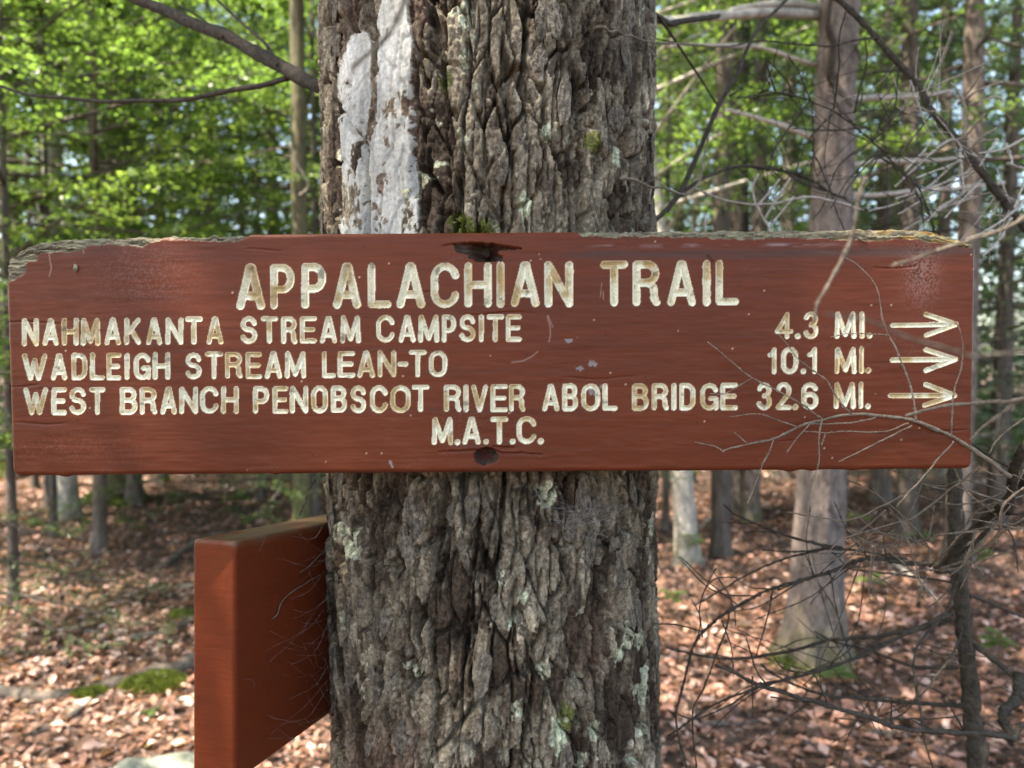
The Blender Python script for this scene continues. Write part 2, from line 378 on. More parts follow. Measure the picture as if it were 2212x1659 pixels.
# knot whorl above the sign and bumps below it
for px, py, s, a_ in ((1040, 470, .022, .010), (1085, 440, .016, -.012), (1030, 1455, .014, .016), (1160, 1345, .012, .016), (1290, 305, .016, .009), (1085, 1440, .03, .006)):
    a0, z0 = trunk_uv(px, py); hgt += a_ * np.exp(-(((U_ - a0 * TR) / s) ** 2 + ((ZT - z0) / (s * 1.4)) ** 2))
hgt -= .002
Rr = rad(ZT) + hgt * fade
TX = axis_x(ZT) + Rr * np.sin(TH); TY = TD - Rr * np.cos(TH)
# bark colour: grey weathered plates, browner freshly flaked ones
tone = (.25 * cid + .2 * gid + .12 * kid + .75 * np.clip(lay * 2.2 - .7, 0, 1) * .6 + .1) + .22 * fbm(U_ * 30, ZT * 14, 71, 4)
grey = np.array([.205, .178, .143]); brown = np.array([.052, .038, .029]); pale = np.array([.38, .345, .285])
t_ = sstep(.38, .66, tone)[..., None]
col = brown * (1 - t_) + grey * t_
q_ = (sstep(.82, 1.0, gid) * sstep(-.1, .5, fbm(U_ * 20, ZT * 9, 72, 3)))[..., None]; col = col * (1 - q_) + pale * q_
red = (sstep(.25, .6, fbm(U_ * 12 + 5, ZT * 6, 73, 3)))[..., None] * .5; col = col * (1 - red) + np.array([.15, .10, .08]) * red
lich = ((fbm(U_ * 26 + 1, ZT * 18, 74, 4) > .52) & (kid > .25))[..., None]; col = np.where(lich, np.array([.38, .40, .32]), col)
for px, py, s in ((985, 470, .012), (1000, 500, .018), (1050, 498, .012), (1280, 310, .012), (960, 170, .010), (1230, 1560, .016)):
    a0, z0 = trunk_uv(px, py); g_ = np.exp(-(((U_ - a0 * TR) / s) ** 2 + ((ZT - z0) / s) ** 2)) + .35 * fbm(U_ * 120, ZT * 120, 75, 3)
    mm = sstep(.38, .6, g_)[..., None] * .85; col = col * (1 - mm) + np.array([.085, .105, .022]) * mm
for px, py, s in ((1185, 285, .007), (1135, 440, .010), (1335, 330, .010), (1085, 1255, .006), (1130, 1290, .005), (1210, 1600, .013), (1345, 1420, .008), (1290, 1580, .008), (1390, 1380, .009)):
    a0, z0 = trunk_uv(px, py); g_ = np.exp(-(((U_ - a0 * TR) / s) ** 2 + ((ZT - z0) / (s * 1.7)) ** 2)) + .4 * fbm(U_ * 160, ZT * 100, 76, 3)
    mm = sstep(.42, .55, g_)[..., None]; col = col * (1 - mm) + np.array([.43, .47, .37]) * mm
pv = (.50 + .20 * fbm(U_ * 45, ZT * 30, 77, 4) - .10 * low)[..., None]
pcol = pv * np.array([1.0, .985, .92]); cream = sstep(.0, .5, fbm(U_ * 25 + 4, ZT * 15, 78, 3))[..., None] * .35
pcol = pcol * (1 - cream) + np.array([.46, .43, .34]) * cream
col = np.where(paint[..., None], pcol, col)
nz, nt_ = TH.shape
ti = np.arange(nz * nt_).reshape(nz, nt_); tj = np.roll(ti, -1, 1)
TQ = np.stack([ti[:-1], tj[:-1], tj[1:], ti[1:]], -1).reshape(-1, 4)
TV = np.stack([TX, TY, ZT], -1).reshape(-1, 3); tcol = np.clip(col.reshape(-1, 3), .01, .8)
isp = paint.reshape(-1)[TQ].mean(1) > .5
base = (axis_x(0), TD, 0)
tree = ob('signpost_tree', None, loc=base); tree.empty_display_size = .2
tag(tree, 'thick grey flaky barked tree trunk with a white paint blaze carrying the trail sign', 'tree')
offs = np.array(base)
V_, Q_, A_ = sub(TV - offs, TQ[~isp], {'col': tcol}); trunk = ob('trunk', mesh_np('trunk', V_, Q_, None, True, A_), M['bark_main'], tree)
V_, Q_, A_ = sub(TV - offs, TQ[isp], {'col': tcol}); bz = ob('white_blaze', mesh_np('white_blaze', V_, Q_, None, True, A_), M['blaze'], tree)
bz['label'] = 'weathered white paint blaze on the bark'

# loose bark plates standing proud of the trunk
def plate_mesh(seed):
    rs = np.random.RandomState(seed); k = 14; a = np.linspace(0, 2 * math.pi, k, endpoint=False)
    rr = 1 + .11 * rs.randn(k).clip(-1.5, 1.5); x = .5 * np.cos(a) * rr; z = .5 * np.sin(a) * rr * (1 + .15 * rs.rand(k))
    th_ = .16
    top = np.stack([x * .9, -th_ * (.7 + .3 * rs.rand(k)) - .10 * (.25 - x ** 2), z * .93], 1); bot = np.stack([x, np.zeros(k) + .05, z], 1)
    mid = np.stack([x * .45, -th_ * (1 + .35 * rs.randn(k)) - .06, z * .45], 1)
    V = np.vstack([bot, top, mid, [[0, -th_ - .05, 0]]]); i = np.arange(k); j = (i + 1) % k
    Q = np.concatenate([np.stack([i, j, j + k, i + k], 1), np.stack([i + k, j + k, j + 2 * k, i + 2 * k], 1)]); T = np.stack([i + 2 * k, j + 2 * k, np.full(k, 3 * k)], 1)
    c0 = np.array([.20, .17, .135]) * (.6 + .7 * rs.rand()); cc = c0 * (1 + .22 * rs.randn(len(V), 1))
    return mesh_np('bark_plate', V, Q, T, False, {'col': np.clip(cc, .03, .7)})
plates = [plate_mesh(100 + k) for k in range(10)]
for pm in plates: pm.materials.append(M['bark_plate'])
rsb = np.random.RandomState(12); made = 0
zi = lambda z: int(np.clip(np.searchsorted(zz, z), 0, nz - 1)); tix = lambda t: int(np.clip(np.searchsorted(th[:500], t), 0, 499))
while made < 150:
    t0 = rsb.uniform(-1.35, 1.4); z0 = rsb.uniform(.86, 2.05)
    if 1.37 < z0 < 1.63: continue
    r_, c__ = zi(z0), tix(t0)
    if inb[r_, c__] or plate[r_, c__] < .5 or bark_h[r_, c__] < .0: continue
    rr = Rr[r_, c__]; o = bpy.data.objects.new('bark_plate', plates[rsb.randint(10)]); C.objects.link(o); o.parent = trunk
    wd = rsb.uniform(.009, .019); hh = wd * rsb.uniform(1.5, 3.0)
    o.location = (axis_x(z0) + (rr - .001) * math.sin(t0) - base[0], -(rr - .001) * math.cos(t0), z0)
    o.rotation_euler = (Matrix.Rotation(t0, 3, 'Z') @ Matrix.Rotation(rsb.uniform(-.10, .05), 3, 'X') @ Matrix.Rotation(rsb.uniform(-.25, .25), 3, 'Y') @ Matrix.Rotation(rsb.uniform(-.15, .15), 3, 'Z')).to_euler()
    o.scale = (wd, wd * .35, hh); made += 1
# moss tufts
mb = MB(); rsm = np.random.RandomState(4)
for px, py, s, k in ((985, 474, 16, 60), (1005, 500, 26, 80), (1052, 498, 18, 40), (1283, 312, 8, 14)):
    for _ in range(k):
        a0, z0 = trunk_uv(px + rsm.randn() * s * .55, py + rsm.randn() * s * .4); r_, c__ = zi(z0), tix(a0); rr = Rr[r_, c__]
        p = np.array([axis_x(z0) + rr * math.sin(a0), TD - rr * math.cos(a0), z0]) - offs; nn_ = np.array([math.sin(a0), -math.cos(a0), .3]) + rsm.randn(3) * .6
        nn_ /= np.linalg.norm(nn_); s1 = np.cross(nn_, rsm.randn(3)); s1 *= .0009 / np.linalg.norm(s1); L = .003 + .005 * rsm.rand()
        mb.add([p - s1, p + s1, p + nn_ * L], None, [(0, 1, 2)])
mo = ob('moss', mb.mesh('moss', attrs={'tone': np.repeat(rsm.rand(mb.n // 3), 3)}), leaf_mat('green_moss', [(0, (.045, .06, .012)), (.6, (.1, .12, .02)), (1, (.17, .18, .04))], .3), tree)
mo['kind'] = 'stuff'
# ------------------------------------------------------------------ trail sign
SW, SH, ST = .9470, .2352, .038
SDEP, ROLL = .6956, -.0073
s0 = P(*O(1934, 1390), SDEP)
SY = s0[1]
def px2s(ox, oy):                          # full-size photograph pixel -> sign's own x, z
    r = ray(*O(ox, oy)); p = np.array([0, 0, CAM_Z]) + r * (SY / r[1])
    X, Z = p[0] - s0[0], p[2] - s0[2]; c_, s_ = math.cos(ROLL), math.sin(ROLL)
    return X * c_ - Z * s_, X * s_ + Z * c_
def a4(X, Y): return px2s(X / 1.58, 880 + Y / 1.58)
def a5(X, Y): return px2s(1300 + X / 1.58, 880 + Y / 1.58)
def a6(X, Y): return px2s(2600 + X / 1.545, 880 + Y / 1.545)
def ell(cx, cy, rx, ry, a, b_, n_=14):
    return [(cx + rx * math.cos(R(t)), cy + ry * math.sin(R(t))) for t in np.linspace(a, b_, n_)]
GL = {
 'A': [[(0, 0), (.45, 1)], [(.45, 1), (.55, 1), (1, 0)], [(.2, .26), (.8, .26)]],
 'B': [[(0, 0), (0, 1), (.55, 1)] + ell(.55, .77, .38, .23, 90, -90, 9) + [(0.05, .54)], [(.55, .54)] + ell(.58, .27, .42, .27, 90, -90, 9) + [(0, 0)]],
 'C': [ell(.5, .68, .5, .32, 15, 180) + ell(.5, .32, .5, .32, 180, 345)],
 'D': [[(0, 0), (0, 1), (.4, 1)] + ell(.4, .68, .6, .32, 90, 0, 8) + ell(.4, .32, .6, .32, 0, -90, 8) + [(0, 0)]],
 'E': [[(1, 1), (0, 1), (0, 0), (1, 0)], [(.05, .51), (.88, .51)]],
 'G': [ell(.5, .68, .5, .32, 20, 180) + ell(.5, .32, .5, .32, 180, 325), [(.58, .42), (1, .42), (1, 0)]],
 'H': [[(0, 0), (0, 1)], [(1, 0), (1, 1)], [(.05, .5), (.95, .5)]],
 'I': [[(.5, 0), (.5, 1)]],
 'K': [[(0, 0), (0, 1)], [(.95, 1), (.08, .42)], [(.35, .6), (1, 0)]],
 'L': [[(0, 1), (0, 0), (1, 0)]],
 'M': [[(0, 0), (.04, 1), (.5, .08), (.94, 1), (1, 0)]],
 'N': [[(0, 0), (0, 1), (1, 0), (1, 1)]],
 'O': [ell(.5, .68, .5, .32, 0, 180) + ell(.5, .32, .5, .32, 180, 360) + [(1, .68)]],
 'P': [[(0, 0), (0, 1), (.5, 1)] + ell(.5, .71, .5, .29, 90, -90, 11) + [(.1, .42)]],
 'R': [[(0, 0), (0, 1), (.5, 1)] + ell(.5, .76, .45, .24, 90, -90, 11) + [(.05, .5)], [(.55, .5)] + ell(.55, .28, .33, .22, 90, 0, 6) + [(.88, .12), (1, 0)]],
 'S': [ell(.5, .76, .47, .24, 8, 270, 16) + ell(.5, .26, .5, .26, 90, -165, 16)],
 'T': [[(0, 1), (1, 1)], [(.5, 1), (.5, 0)]],
 'V': [[(0, 1), (.5, 0), (1, 1)]],
 'W': [[(0, 1), (.3, 0), (.5, .8), (.7, 0), (1, 1)]],
 '0': [ell(.5, .66, .5, .34, 0, 180) + ell(.5, .34, .5, .34, 180, 360) + [(1, .66)]],
 '1': [[(.0, .76), (.35, .8), (.72, 1), (.72, 0)]],
 '2': [ell(.5, .72, .47, .28, 165, -35, 14) + [(.0, 0), (1, 0)]],
 '3': [ell(.5, .76, .45, .24, 160, -85, 14), ell(.5, .27, .5, .27, 85, -160, 14)],
 '4': [[(.72, 0), (.72, 1), (0, .24), (1, .24)]],
 '6': [ell(.5, .7, .5, .3, 25, 180, 12) + [(0, .3)] + ell(.5, .29, .5, .29, 180, 540, 22)],
 '-': [[(0, .5), (1, .5)]], '.': [[(.5, 0), (.5, .001)]],
}
L1 = [('A',933,1041),('P',1065,1159),('P',1188,1283),('A',1314,1420),('L',1449,1540),('A',1563,1672),('C',1697,1808),('H',1830,1935),('I',1955,1987),('A',2013,2123),('N',2146,2256),('T',2365,2471),('R',2492,2599),('A',2629,2739),('I',2766,2799),('L',2819,2909)]
def c4(s): return [(c, a / 1.58, b_ / 1.58) for c, a, b_ in s]
def c5(s): return [(c, 1300 + a / 1.58, 1300 + b_ / 1.58) for c, a, b_ in s]
def c6(s): return [(c, 2600 + a / 1.545, 2600 + b_ / 1.545) for c, a, b_ in s]
L2 = c4([('N',138,238),('A',267,362),('H',387,486),('M',505,620),('A',652,750),('K',775,875),('A',911,1006),('N',1032,1138),('T',1155,1258),('A',1287,1387),('S',1497,1597),('T',1624,1727),('R',1752,1847),('E',1868,1968),('A',1993,2095)]) \
   + c5([('M',66,188),('C',288,400),('A',428,530),('M',550,677),('P',697,782),('S',805,903),('I',922,958),('T',977,1079),('E',1095,1190)]) \
   + c6([('4',700,807),('.',820,852),('3',872,960),('M',1063,1190),('I',1212,1243),('.',1258,1288)])
L3 = c4([('W',140,290),('A',320,415),('D',447,540),('L',563,648),('E',665,752),('I',775,805),('G',835,936),('H',952,1056),('S',1155,1252),('T',1278,1385),('R',1403,1507),('E',1530,1627),('A',1650,1752),('M',1774,1902),('L',2005,2087)]) \
   + c5([('E',50,152),('A',172,276),('N',298,408),('-',423,483),('T',493,598),('O',617,726)]) \
   + c6([('1',657,715),('0',737,837),('.',855,888),('1',897,963),('M',1063,1192),('I',1207,1242),('.',1250,1282)])
L4 = c4([('W',148,295),('E',323,412),('S',433,533),('T',558,652),('B',748,852),('R',872,975),('A',1000,1097),('N',1118,1229),('C',1247,1357),('H',1378,1482),('P',1577,1672),('E',1698,1792),('N',1806,1915),('O',1938,2038),('B',2062,2157)]) \
   + c5([('S',127,222),('C',250,357),('O',377,498),('T',510,615),('R',711,815),('I',831,860),('V',880,980),('E',1000,1103),('R',1115,1213),('A',1322,1424),('B',1448,1540),('O',1565,1677),('L',1698,1785),('B',1880,1980),('R',2003,2105),('I',2124,2152)]) \
   + c6([('D',118,212),('G',245,352),('E',368,470),('3',587,677),('2',703,798),('.',805,838),('6',860,960),('M',1058,1187),('I',1200,1240),('.',1247,1280)])
L5 = c5([('M',635,763),('.',775,808),('A',825,935),('.',952,988),('T',1000,1105),('.',1118,1153),('C',1163,1282),('.',1293,1328)])
# (letters, y top at x=100, y top at x=3500, height, stroke radius) in photograph pixels
rows = [(L1, 1047.5, 1021, 176, 13.8), (L2, 1256, 1226, 105, 8.0), (L3, 1394, 1366, 103, 7.9), (L4, 1529, 1504, 105, 8.0), (L5, 1659, 1628, 107, 8.3)]
KM = SDEP / 2797.0
glyphs = []                                # (name, [polylines in sign x,z], radius)
rsl = np.random.RandomState(8)
for letters, ya, yb, hh, rp in rows:
    for ch, xa, xb in letters:
        xm = (xa + xb) / 2; yt = ya + (yb - ya) * (xm - 100) / 3400; yb_ = yt + hh
        rr = rp * (1.25 if ch == '.' else 1.0)
        x0, x1 = xa + rr, xb - rr
        if ch == 'I': x0 = x1 = xm
        y1, y0 = yt + rr, yb_ - rr
        y1 += rsl.uniform(-1.5, 1.5); y0 += rsl.uniform(-1.5, 1.5)
        if ch == 'I': x1 = xm + .01
        pl = [[px2s(x0 + (x1 - x0) * u, y0 + (y1 - y0) * v) for u, v in st] for st in GL[ch]]
        glyphs.append(('full_stop' if ch == '.' else 'hyphen' if ch == '-' else 'letter' if ch.isalpha() else 'numeral', pl, rr * KM))
for tip, tail, up_, dn in (((1800, 614), (1412, 620), (1618, 553), (1618, 680)), ((1796, 827), (1412, 831), (1616, 768), (1616, 894)), ((1792, 1047), (1400, 1047), (1614, 979), (1608, 1106))):
    glyphs.append(('arrow', [[a6(*tail), a6(*tip)], [a6(*up_), a6(*tip)], [a6(*dn), a6(*tip)]], 7.8 * KM))
g_ = .00088; bv = .0045
zf = np.arange(-SH / 2 + bv, SH / 2 - bv + 1e-9, g_); zf = np.linspace(-SH / 2 + bv, SH / 2 - bv, len(zf))
arc = np.linspace(0, math.pi / 2, 6)
prof = [(ST, -SH / 2), (ST * .6, -SH / 2)] + [(bv - bv * math.sin(a), -SH / 2 + bv - bv * math.cos(a)) for a in arc[:-1]]
nf0 = len(prof); prof += [(0, z) for z in zf]; nf1 = len(prof)
prof += [(bv - bv * math.cos(a), SH / 2 - bv + bv * math.sin(a)) for a in arc[1:]] + [(y, SH / 2) for y in np.linspace(bv, ST, 13)[1:]]
prof = np.array(prof)
ends = bv * (1 - np.cos(np.linspace(0, math.pi / 2, 7)))
xs = np.concatenate([-SW / 2 + ends, np.arange(-SW / 2 + bv + g_, SW / 2 - bv, g_), SW / 2 - ends[::-1]])
nc, npf = len(xs), len(prof)
SX = np.repeat(xs[None], npf, 0); SYY = np.repeat(prof[:, :1], nc, 1); SZ = np.repeat(prof[:, 1:], nc, 1)
front = np.zeros((npf, nc), bool); front[nf0:nf1] = True
# grooves
D_ = np.full((npf, nc), 9.0); LID = np.full((npf, nc), -1); CX = np.zeros((npf, nc)); CZ = np.zeros((npf, nc)); RAD = np.full((npf, nc), 1.0)
for k, (nm, pls, r) in enumerate(glyphs):
    al = np.array([p for pl in pls for p in pl]); m_ = r + .003
    i0, i1 = np.searchsorted(xs, [al[:, 0].min() - m_, al[:, 0].max() + m_]); j0, j1 = nf0 + np.searchsorted(zf, [al[:, 1].min() - m_, al[:, 1].max() + m_])
    sl = (slice(j0, j1), slice(i0, i1)); X, Z = SX[sl], SZ[sl]
    rj = r * (1 + .07 * fbm(X * 260, Z * 260, 300 + k, 2) + .03 * rsl.randn())
    for pl in pls:
        for (xa, za), (xb, zb_) in zip(pl[:-1], pl[1:]):
            vx, vz = xb - xa, zb_ - za; t = np.clip(((X - xa) * vx + (Z - za) * vz) / (vx * vx + vz * vz + 1e-14), 0, 1)
            qx, qz = xa + t * vx, za + t * vz; d = np.hypot(X - qx, Z - qz)
            mm = (d - rj) < (D_[sl] - RAD[sl])
            D_[sl] = np.where(mm, d, D_[sl]); CX[sl] = np.where(mm, qx, CX[sl]); CZ[sl] = np.where(mm, qz, CZ[sl]); RAD[sl] = np.where(mm, rj, RAD[sl]); LID[sl] = np.where(mm, k, LID[sl])
near = (LID >= 0) & (np.abs(D_ - RAD) < .56 * g_)
sc = np.where(near, RAD / np.maximum(D_, 1e-6), 1.0)
SX = np.where(near, CX + (SX - CX) * sc, SX); SZ = np.where(near, CZ + (SZ - CZ) * sc, SZ); D_ = np.where(near, RAD, D_)
ing = (LID >= 0) & (D_ <= RAD * 1.0001)
tt = np.clip(D_ / RAD, 0, 1)
dep = np.where(ing, RAD * 1.5 * (1 - (.88 * tt + .12 * tt * tt)), 0)
dep *= (1 + .07 * fbm(SX * 400, SZ * 400, 340, 2))
# damage: worn top edge, torn nail holes
xw = SX + .0025 * fbm(SX * 180, SZ * 180, 350, 4); zw = SZ + .0022 * fbm(SX * 150, SZ * 320, 351, 4)
def edge(ptsO): return np.array([px2s(*p) for p in ptsO])
el = edge([(20, 1118), (60, 1100), (98, 1072), (104, 1034), (140, 1030), (152, 990), (230, 988), (300, 986), (345, 960), (400, 950), (480, 958), (560, 966), (580, 945), (640, 930), (740, 934), (830, 946), (945, 944), (972, 924), (1000, 905)])
er = edge([(2240, 900), (2290, 930), (2420, 934), (2620, 930), (2760, 936), (2920, 944), (3050, 936), (3300, 942), (3420, 950), (3560, 940), (3640, 946), (3720, 952), (3780, 962), (3860, 974)])
zl = np.interp(xw, el[:, 0], el[:, 1], left=el[0, 1], right=1.0); zr = np.interp(xw, er[:, 0], er[:, 1], left=1.0, right=er[-1, 1])
wood = (zw > zl) | (zw > zr); wood[:nf0] = False
top_rows = np.zeros((npf, nc), bool); top_rows[nf1 + 5:] = True
tone_t = fbm(SX * 35, SYY * 200, 352, 3)
wood = np.where(top_rows, ((SX < el[-1, 0]) | (SX > er[0, 0])) & (tone_t > -.45), wood)
woodL = wood & (SX < 0); woodR = wood & (SX > 0)
rough_n = fbm(SX * 130, SZ * 700 + SYY * 700, 353, 4); spl = fbm(SX * 55, SZ * 420 + SYY * 300, 354, 3)
wdep = np.where(wood & ~top_rows, .0022 + .0026 * rough_n + .003 * np.maximum(spl, -.2), 0)
corner = np.clip(1 - np.hypot((SX - el[0, 0]) / .03, (SZ - SH / 2) / .036), 0, 1)
wdep += np.where(woodL & ~top_rows, .006 * corner, 0)
# torn holes round the two nails
hole1 = [a5(*p) for p in ((770, 128), (850, 122), (940, 120), (1010, 122), (1060, 138), (1150, 150), (1215, 158), (1130, 160), (1050, 165), (1040, 190), (1075, 205), (1070, 232), (1000, 236), (910, 238), (860, 205), (855, 195), (780, 175))]
hole2 = [a5(*p) for p in ((905, 1420), (930, 1400), (990, 1392), (1020, 1405), (1040, 1432), (1045, 1465), (1025, 1490), (960, 1506), (910, 1490), (892, 1455))]
xh = SX + .0014 * fbm(SX * 420, SZ * 420, 355, 3); zh = SZ + .0009 * fbm(SX * 420, SZ * 500, 356, 3)
h1 = inpoly(xh, zh, hole1) & front; h2 = inpoly(xh, zh, hole2) & front
n1 = a5(965, 180); n2 = a5(968, 1447)
q1 = np.hypot((SX - n1[0]) / .014, (SZ - n1[1]) / .011); q2 = np.hypot((SX - n2[0]) / .011, (SZ - n2[1]) / .010)
hd = np.where(h1, .0055 + .017 * np.exp(-q1 ** 4) + .003 * rough_n, 0) + np.where(h2, .004 + .014 * np.exp(-q2 ** 4) + .003 * rough_n, 0)
c1 = [a5(*p) for p in ((700, 137), (780, 126), (900, 124), (1040, 134), (1220, 158))]; c2 = [a5(*p) for p in ((668, 1422), (800, 1418), (900, 1408), (1010, 1404), (1060, 1426), (1180, 1430), (1330, 1438))]; c3 = [a5(*p) for p in ((1000, 1388), (1070, 1390), (1150, 1396))]
for cl, up_ in ((c1, 1), (c2, 1), (c3, 1)):
    d = dline(xh, zh, cl); al = np.array(cl); t_e = np.clip(1 - np.abs((SX - al[:, 0].mean()) / (np.ptp(al[:, 0]) / 2)), 0, 1)
    d = np.where((SX < al[0, 0]) | (SX > al[-1, 0]), 1, d)
    hd += np.where(front, .0028 * np.exp(-(d / .0008) ** 2) * (t_e ** .4), 0)
    zc = np.interp(SX, al[:, 0], al[:, 1]); ab = SZ - zc
    hd -= np.where(front & (ab > 0) & ~(h1 | h2), .0018 * np.exp(-(ab / .004)) * t_e ** .6 * (np.abs(ab) < .02), 0)
for k_ in range(12):                        # fine drying checks along the grain
    cx_, cz_, cl_ = rsl.uniform(-.46, .46), rsl.uniform(-.11, .11), rsl.uniform(.008, .04)
    dd_ = np.abs(SZ - cz_ - .0012 * np.sin(SX * 90 + k_)); mm_ = np.clip(1 - np.abs(SX - cx_) / cl_, 0, 1)
    hd += np.where(front & ~ing, .0012 * np.exp(-(dd_ / .0006) ** 2) * mm_ ** .5, 0)
hd += np.where(front & ~wood, .00025 * fbm(SX * 40, SZ * 160, 357, 3), 0)
SYY = SYY + dep + wdep + hd
# outline: end rounding, worn top, drips below
e_ = np.minimum(SX + SW / 2, SW / 2 - SX)
ins = np.where(e_ < bv, bv - np.sqrt(np.maximum(bv ** 2 - (bv - np.clip(e_, 0, bv)) ** 2, 0)), 0)
SYY = np.where(SYY < ST - .002, np.minimum(SYY + ins, ST - .002), SYY)
ck = .007; cor = np.where(e_ < ck, ck - np.sqrt(np.maximum(ck ** 2 - (ck - np.clip(e_, 0, ck)) ** 2, 0)), 0)
cor = np.maximum(cor, 0)
SZ = SZ - np.sign(SZ) * cor * sstep(SH / 2 - .02, SH / 2, np.abs(SZ))
tp = edge([(-20, 1012), (45, 1008), (55, 990), (100, 964), (180, 950), (250, 944), (420, 936), (650, 932), (980, 926)]); nom = SH / 2
dzt = np.interp(xs, tp[:, 0], np.minimum(tp[:, 1] - nom, 0), left=tp[0, 1] - nom, right=0)
tr = edge([(3560, 905), (3640, 908), (3700, 920), (3780, 942), (3850, 962)]); dzt += np.interp(xs, tr[:, 0], tr[:, 1] - tr[0, 1], left=0, right=tr[-1, 1] - tr[0, 1])
wr = top_rows | wood
dzt = dzt[None] + np.where(wood | top_rows, (.0016 * fbm(SX * 160, SYY * 160, 358, 4) + .0010 * fbm(SX * 500, SYY * 200, 359, 2)) * np.where(SX < 0, 1.3, .9) * wood, 0)
SZ = SZ + dzt * sstep(SH / 2 - .022, SH / 2 - .002, SZ)
dr = np.zeros(nc)
for X6, wd_, dp in ((795, .007, .0022), (930, .005, .0013), (1185, .006, .0015)):
    xd = a6(X6, 1515)[0]; dr -= dp * np.exp(-((xs - xd) / wd_) ** 2)
for X4, wd_, dp in ((395, .006, .002), (1710, .004, .0012)):
    xd = a4(X4, 1585)[0]; dr -= dp * np.exp(-((xs - xd) / wd_) ** 2)
dr += .0004 * fbm(xs * 60, xs * 0, 360, 3)
SZ = SZ + dr[None] * sstep(-SH / 2 + .004, -SH / 2, SZ)
# paint colours
pb = np.array([.112, .0255, .0105])
st1 = fbm(SX * 6, SZ * 130, 370, 4); st2 = fbm(SX * 22, SZ * 420, 371, 3); lo = fbm(SX * 5 + 2, SZ * 9, 372, 3)
v = 1 + .15 * st1 + .08 * st2 + .20 * lo
scol = pb * v[..., None]
org = sstep(.05, .6, fbm(SX * 4 + 9, SZ * 14, 373, 3))[..., None] * .45; scol = scol * (1 - org) + np.array([.138, .031, .011]) * org
drk = sstep(.28, .62, fbm(SX * 3.5, SZ * 85 + 4, 374, 3))[..., None] * .38; scol = scol * (1 - drk) + np.array([.085, .026, .018]) * drk
band = np.exp(-((SZ - a6(900, 178)[1]) / .0045) ** 2) * sstep(a5(1150, 0)[0], a5(1750, 0)[0], SX) * (.6 + .6 * st2); band = np.clip(band, 0, .75)[..., None]
scol = scol * (1 - band) + np.array([.058, .036, .031]) * band
dust = (sstep(.30, .55, fbm(SX * 14, SZ * 14 + 3, 375, 4)) * (fbm(SX * 900, SZ * 900, 376, 2) > .22)); 
dk = a4(900, 330); dust2 = np.exp(-(((SX - dk[0]) / .05) ** 2 + ((SZ - dk[1]) / .03) ** 2)) * (fbm(SX * 700, SZ * 700, 377, 2) > .1)
dk = a6(1590, 300); dust3 = np.exp(-(((SX - dk[0]) / .016) ** 2 + ((SZ - dk[1]) / .028) ** 2)) * (fbm(SX * 800, SZ * 800, 378, 2) > -.05) * 1.5
du = np.clip(.07 * dust + .14 * dust2 + .26 * dust3, 0, .5)[..., None]; scol = scol * (1 - du) + np.array([.30, .22, .20]) * du
sp_ = _h(np.floor(SX * 620), np.floor(SZ * 620), 380); spk = (sp_ > .9995)[..., None]; scol = np.where(spk & front[..., None], np.array([.36, .24, .17]) * (.5 + lo[..., None] * .5 + .5), scol)
spk = (sp_ < .0006)[..., None]; scol = np.where(spk & front[..., None], np.array([.04, .022, .016]), scol)
bl = a4(420, 1400); pim = np.exp(-(((SX - bl[0]) / .075) ** 2 + ((SZ - bl[1]) / .018) ** 2)) * (fbm(SX * 700, SZ * 700, 379, 2) > .35); scol = scol * (1 - .4 * pim[..., None]) + np.array([.22, .075, .045]) * .4 * pim[..., None]
for (cx_, cy_, sx_, sz_) in ((1485, 730, .0045, .0035), (1630, 868, .0055, .005), (1552, 902, .006, .0035), (1625, 1045, .0045, .006), (1688, 1018, .0025, .003), (380, 1500, .002, .006), (1540, 712, .0018, .0012)):
    ax, az = a5(cx_, cy_); g = np.exp(-(((SX - ax + .35 * (SZ - az)) / sx_) ** 2 + ((SZ - az) / sz_) ** 2)) + .55 * fbm(SX * 500, SZ * 500, 381, 3)
    mm = (sstep(.62, .75, g) * .75)[..., None]; scol = scol * (1 - mm) + np.array([.25, .22, .225]) * mm
for pl, w_ in (([(1350, 575), (1368, 640), (1370, 690), (1362, 735)], .0006), ([(1355, 572), (1385, 645)], .0005), ([(1130, 865), (1200, 855), (1250, 830), (1292, 797)], .0006), ([(1690, 370), (1680, 460)], .0004), ([(1698, 420), (1700, 470)], .0005)):
    mm = (np.exp(-(dline(SX, SZ, [a5(*p) for p in pl]) / w_) ** 2) * .6)[..., None]; scol = scol * (1 - mm) + np.array([.34, .23, .19]) * mm
for pl in ([(305, 190), (312, 235), (320, 275), (305, 330)], [(515, 150), (520, 185)]):
    mm = (np.exp(-(dline(SX, SZ, [a4(*p) for p in pl]) / .0005) ** 2) * .6)[..., None]; scol = scol * (1 - mm) + np.array([.42, .26, .2]) * mm
painted_sheen = np.exp(-((SZ - a6(500, 132)[1]) / .0016) ** 2) * sstep(a6(-500, 0)[0], a6(-200, 0)[0], SX) * sstep(a6(1300, 0)[0], a6(700, 0)[0], SX) * sstep(-.2, .4, fbm(SX * 60, SZ * 300, 382, 3))  # glossy highlight along the top bevel, painted in as a pale streak
mm = (np.clip(painted_sheen, 0, 1) * .5)[..., None]; scol = scol * (1 - mm) + np.array([.33, .27, .28]) * mm
wt = np.clip(.5 + .85 * fbm(SX * 110, SZ * 800 + SYY * 500, 390, 4), 0, 1)[..., None]
wcol = np.array([.06, .052, .038]) * (1 - wt) + np.array([.27, .24, .165]) * wt
och = sstep(a6(900, 0)[0], a6(1500, 0)[0], SX)[..., None] * sstep(-.1, .4, fbm(SX * 60, SZ * 200 + SYY * 90, 391, 3))[..., None] * .75
wcol = wcol * (1 - och) + np.array([.33, .20, .06]) * och
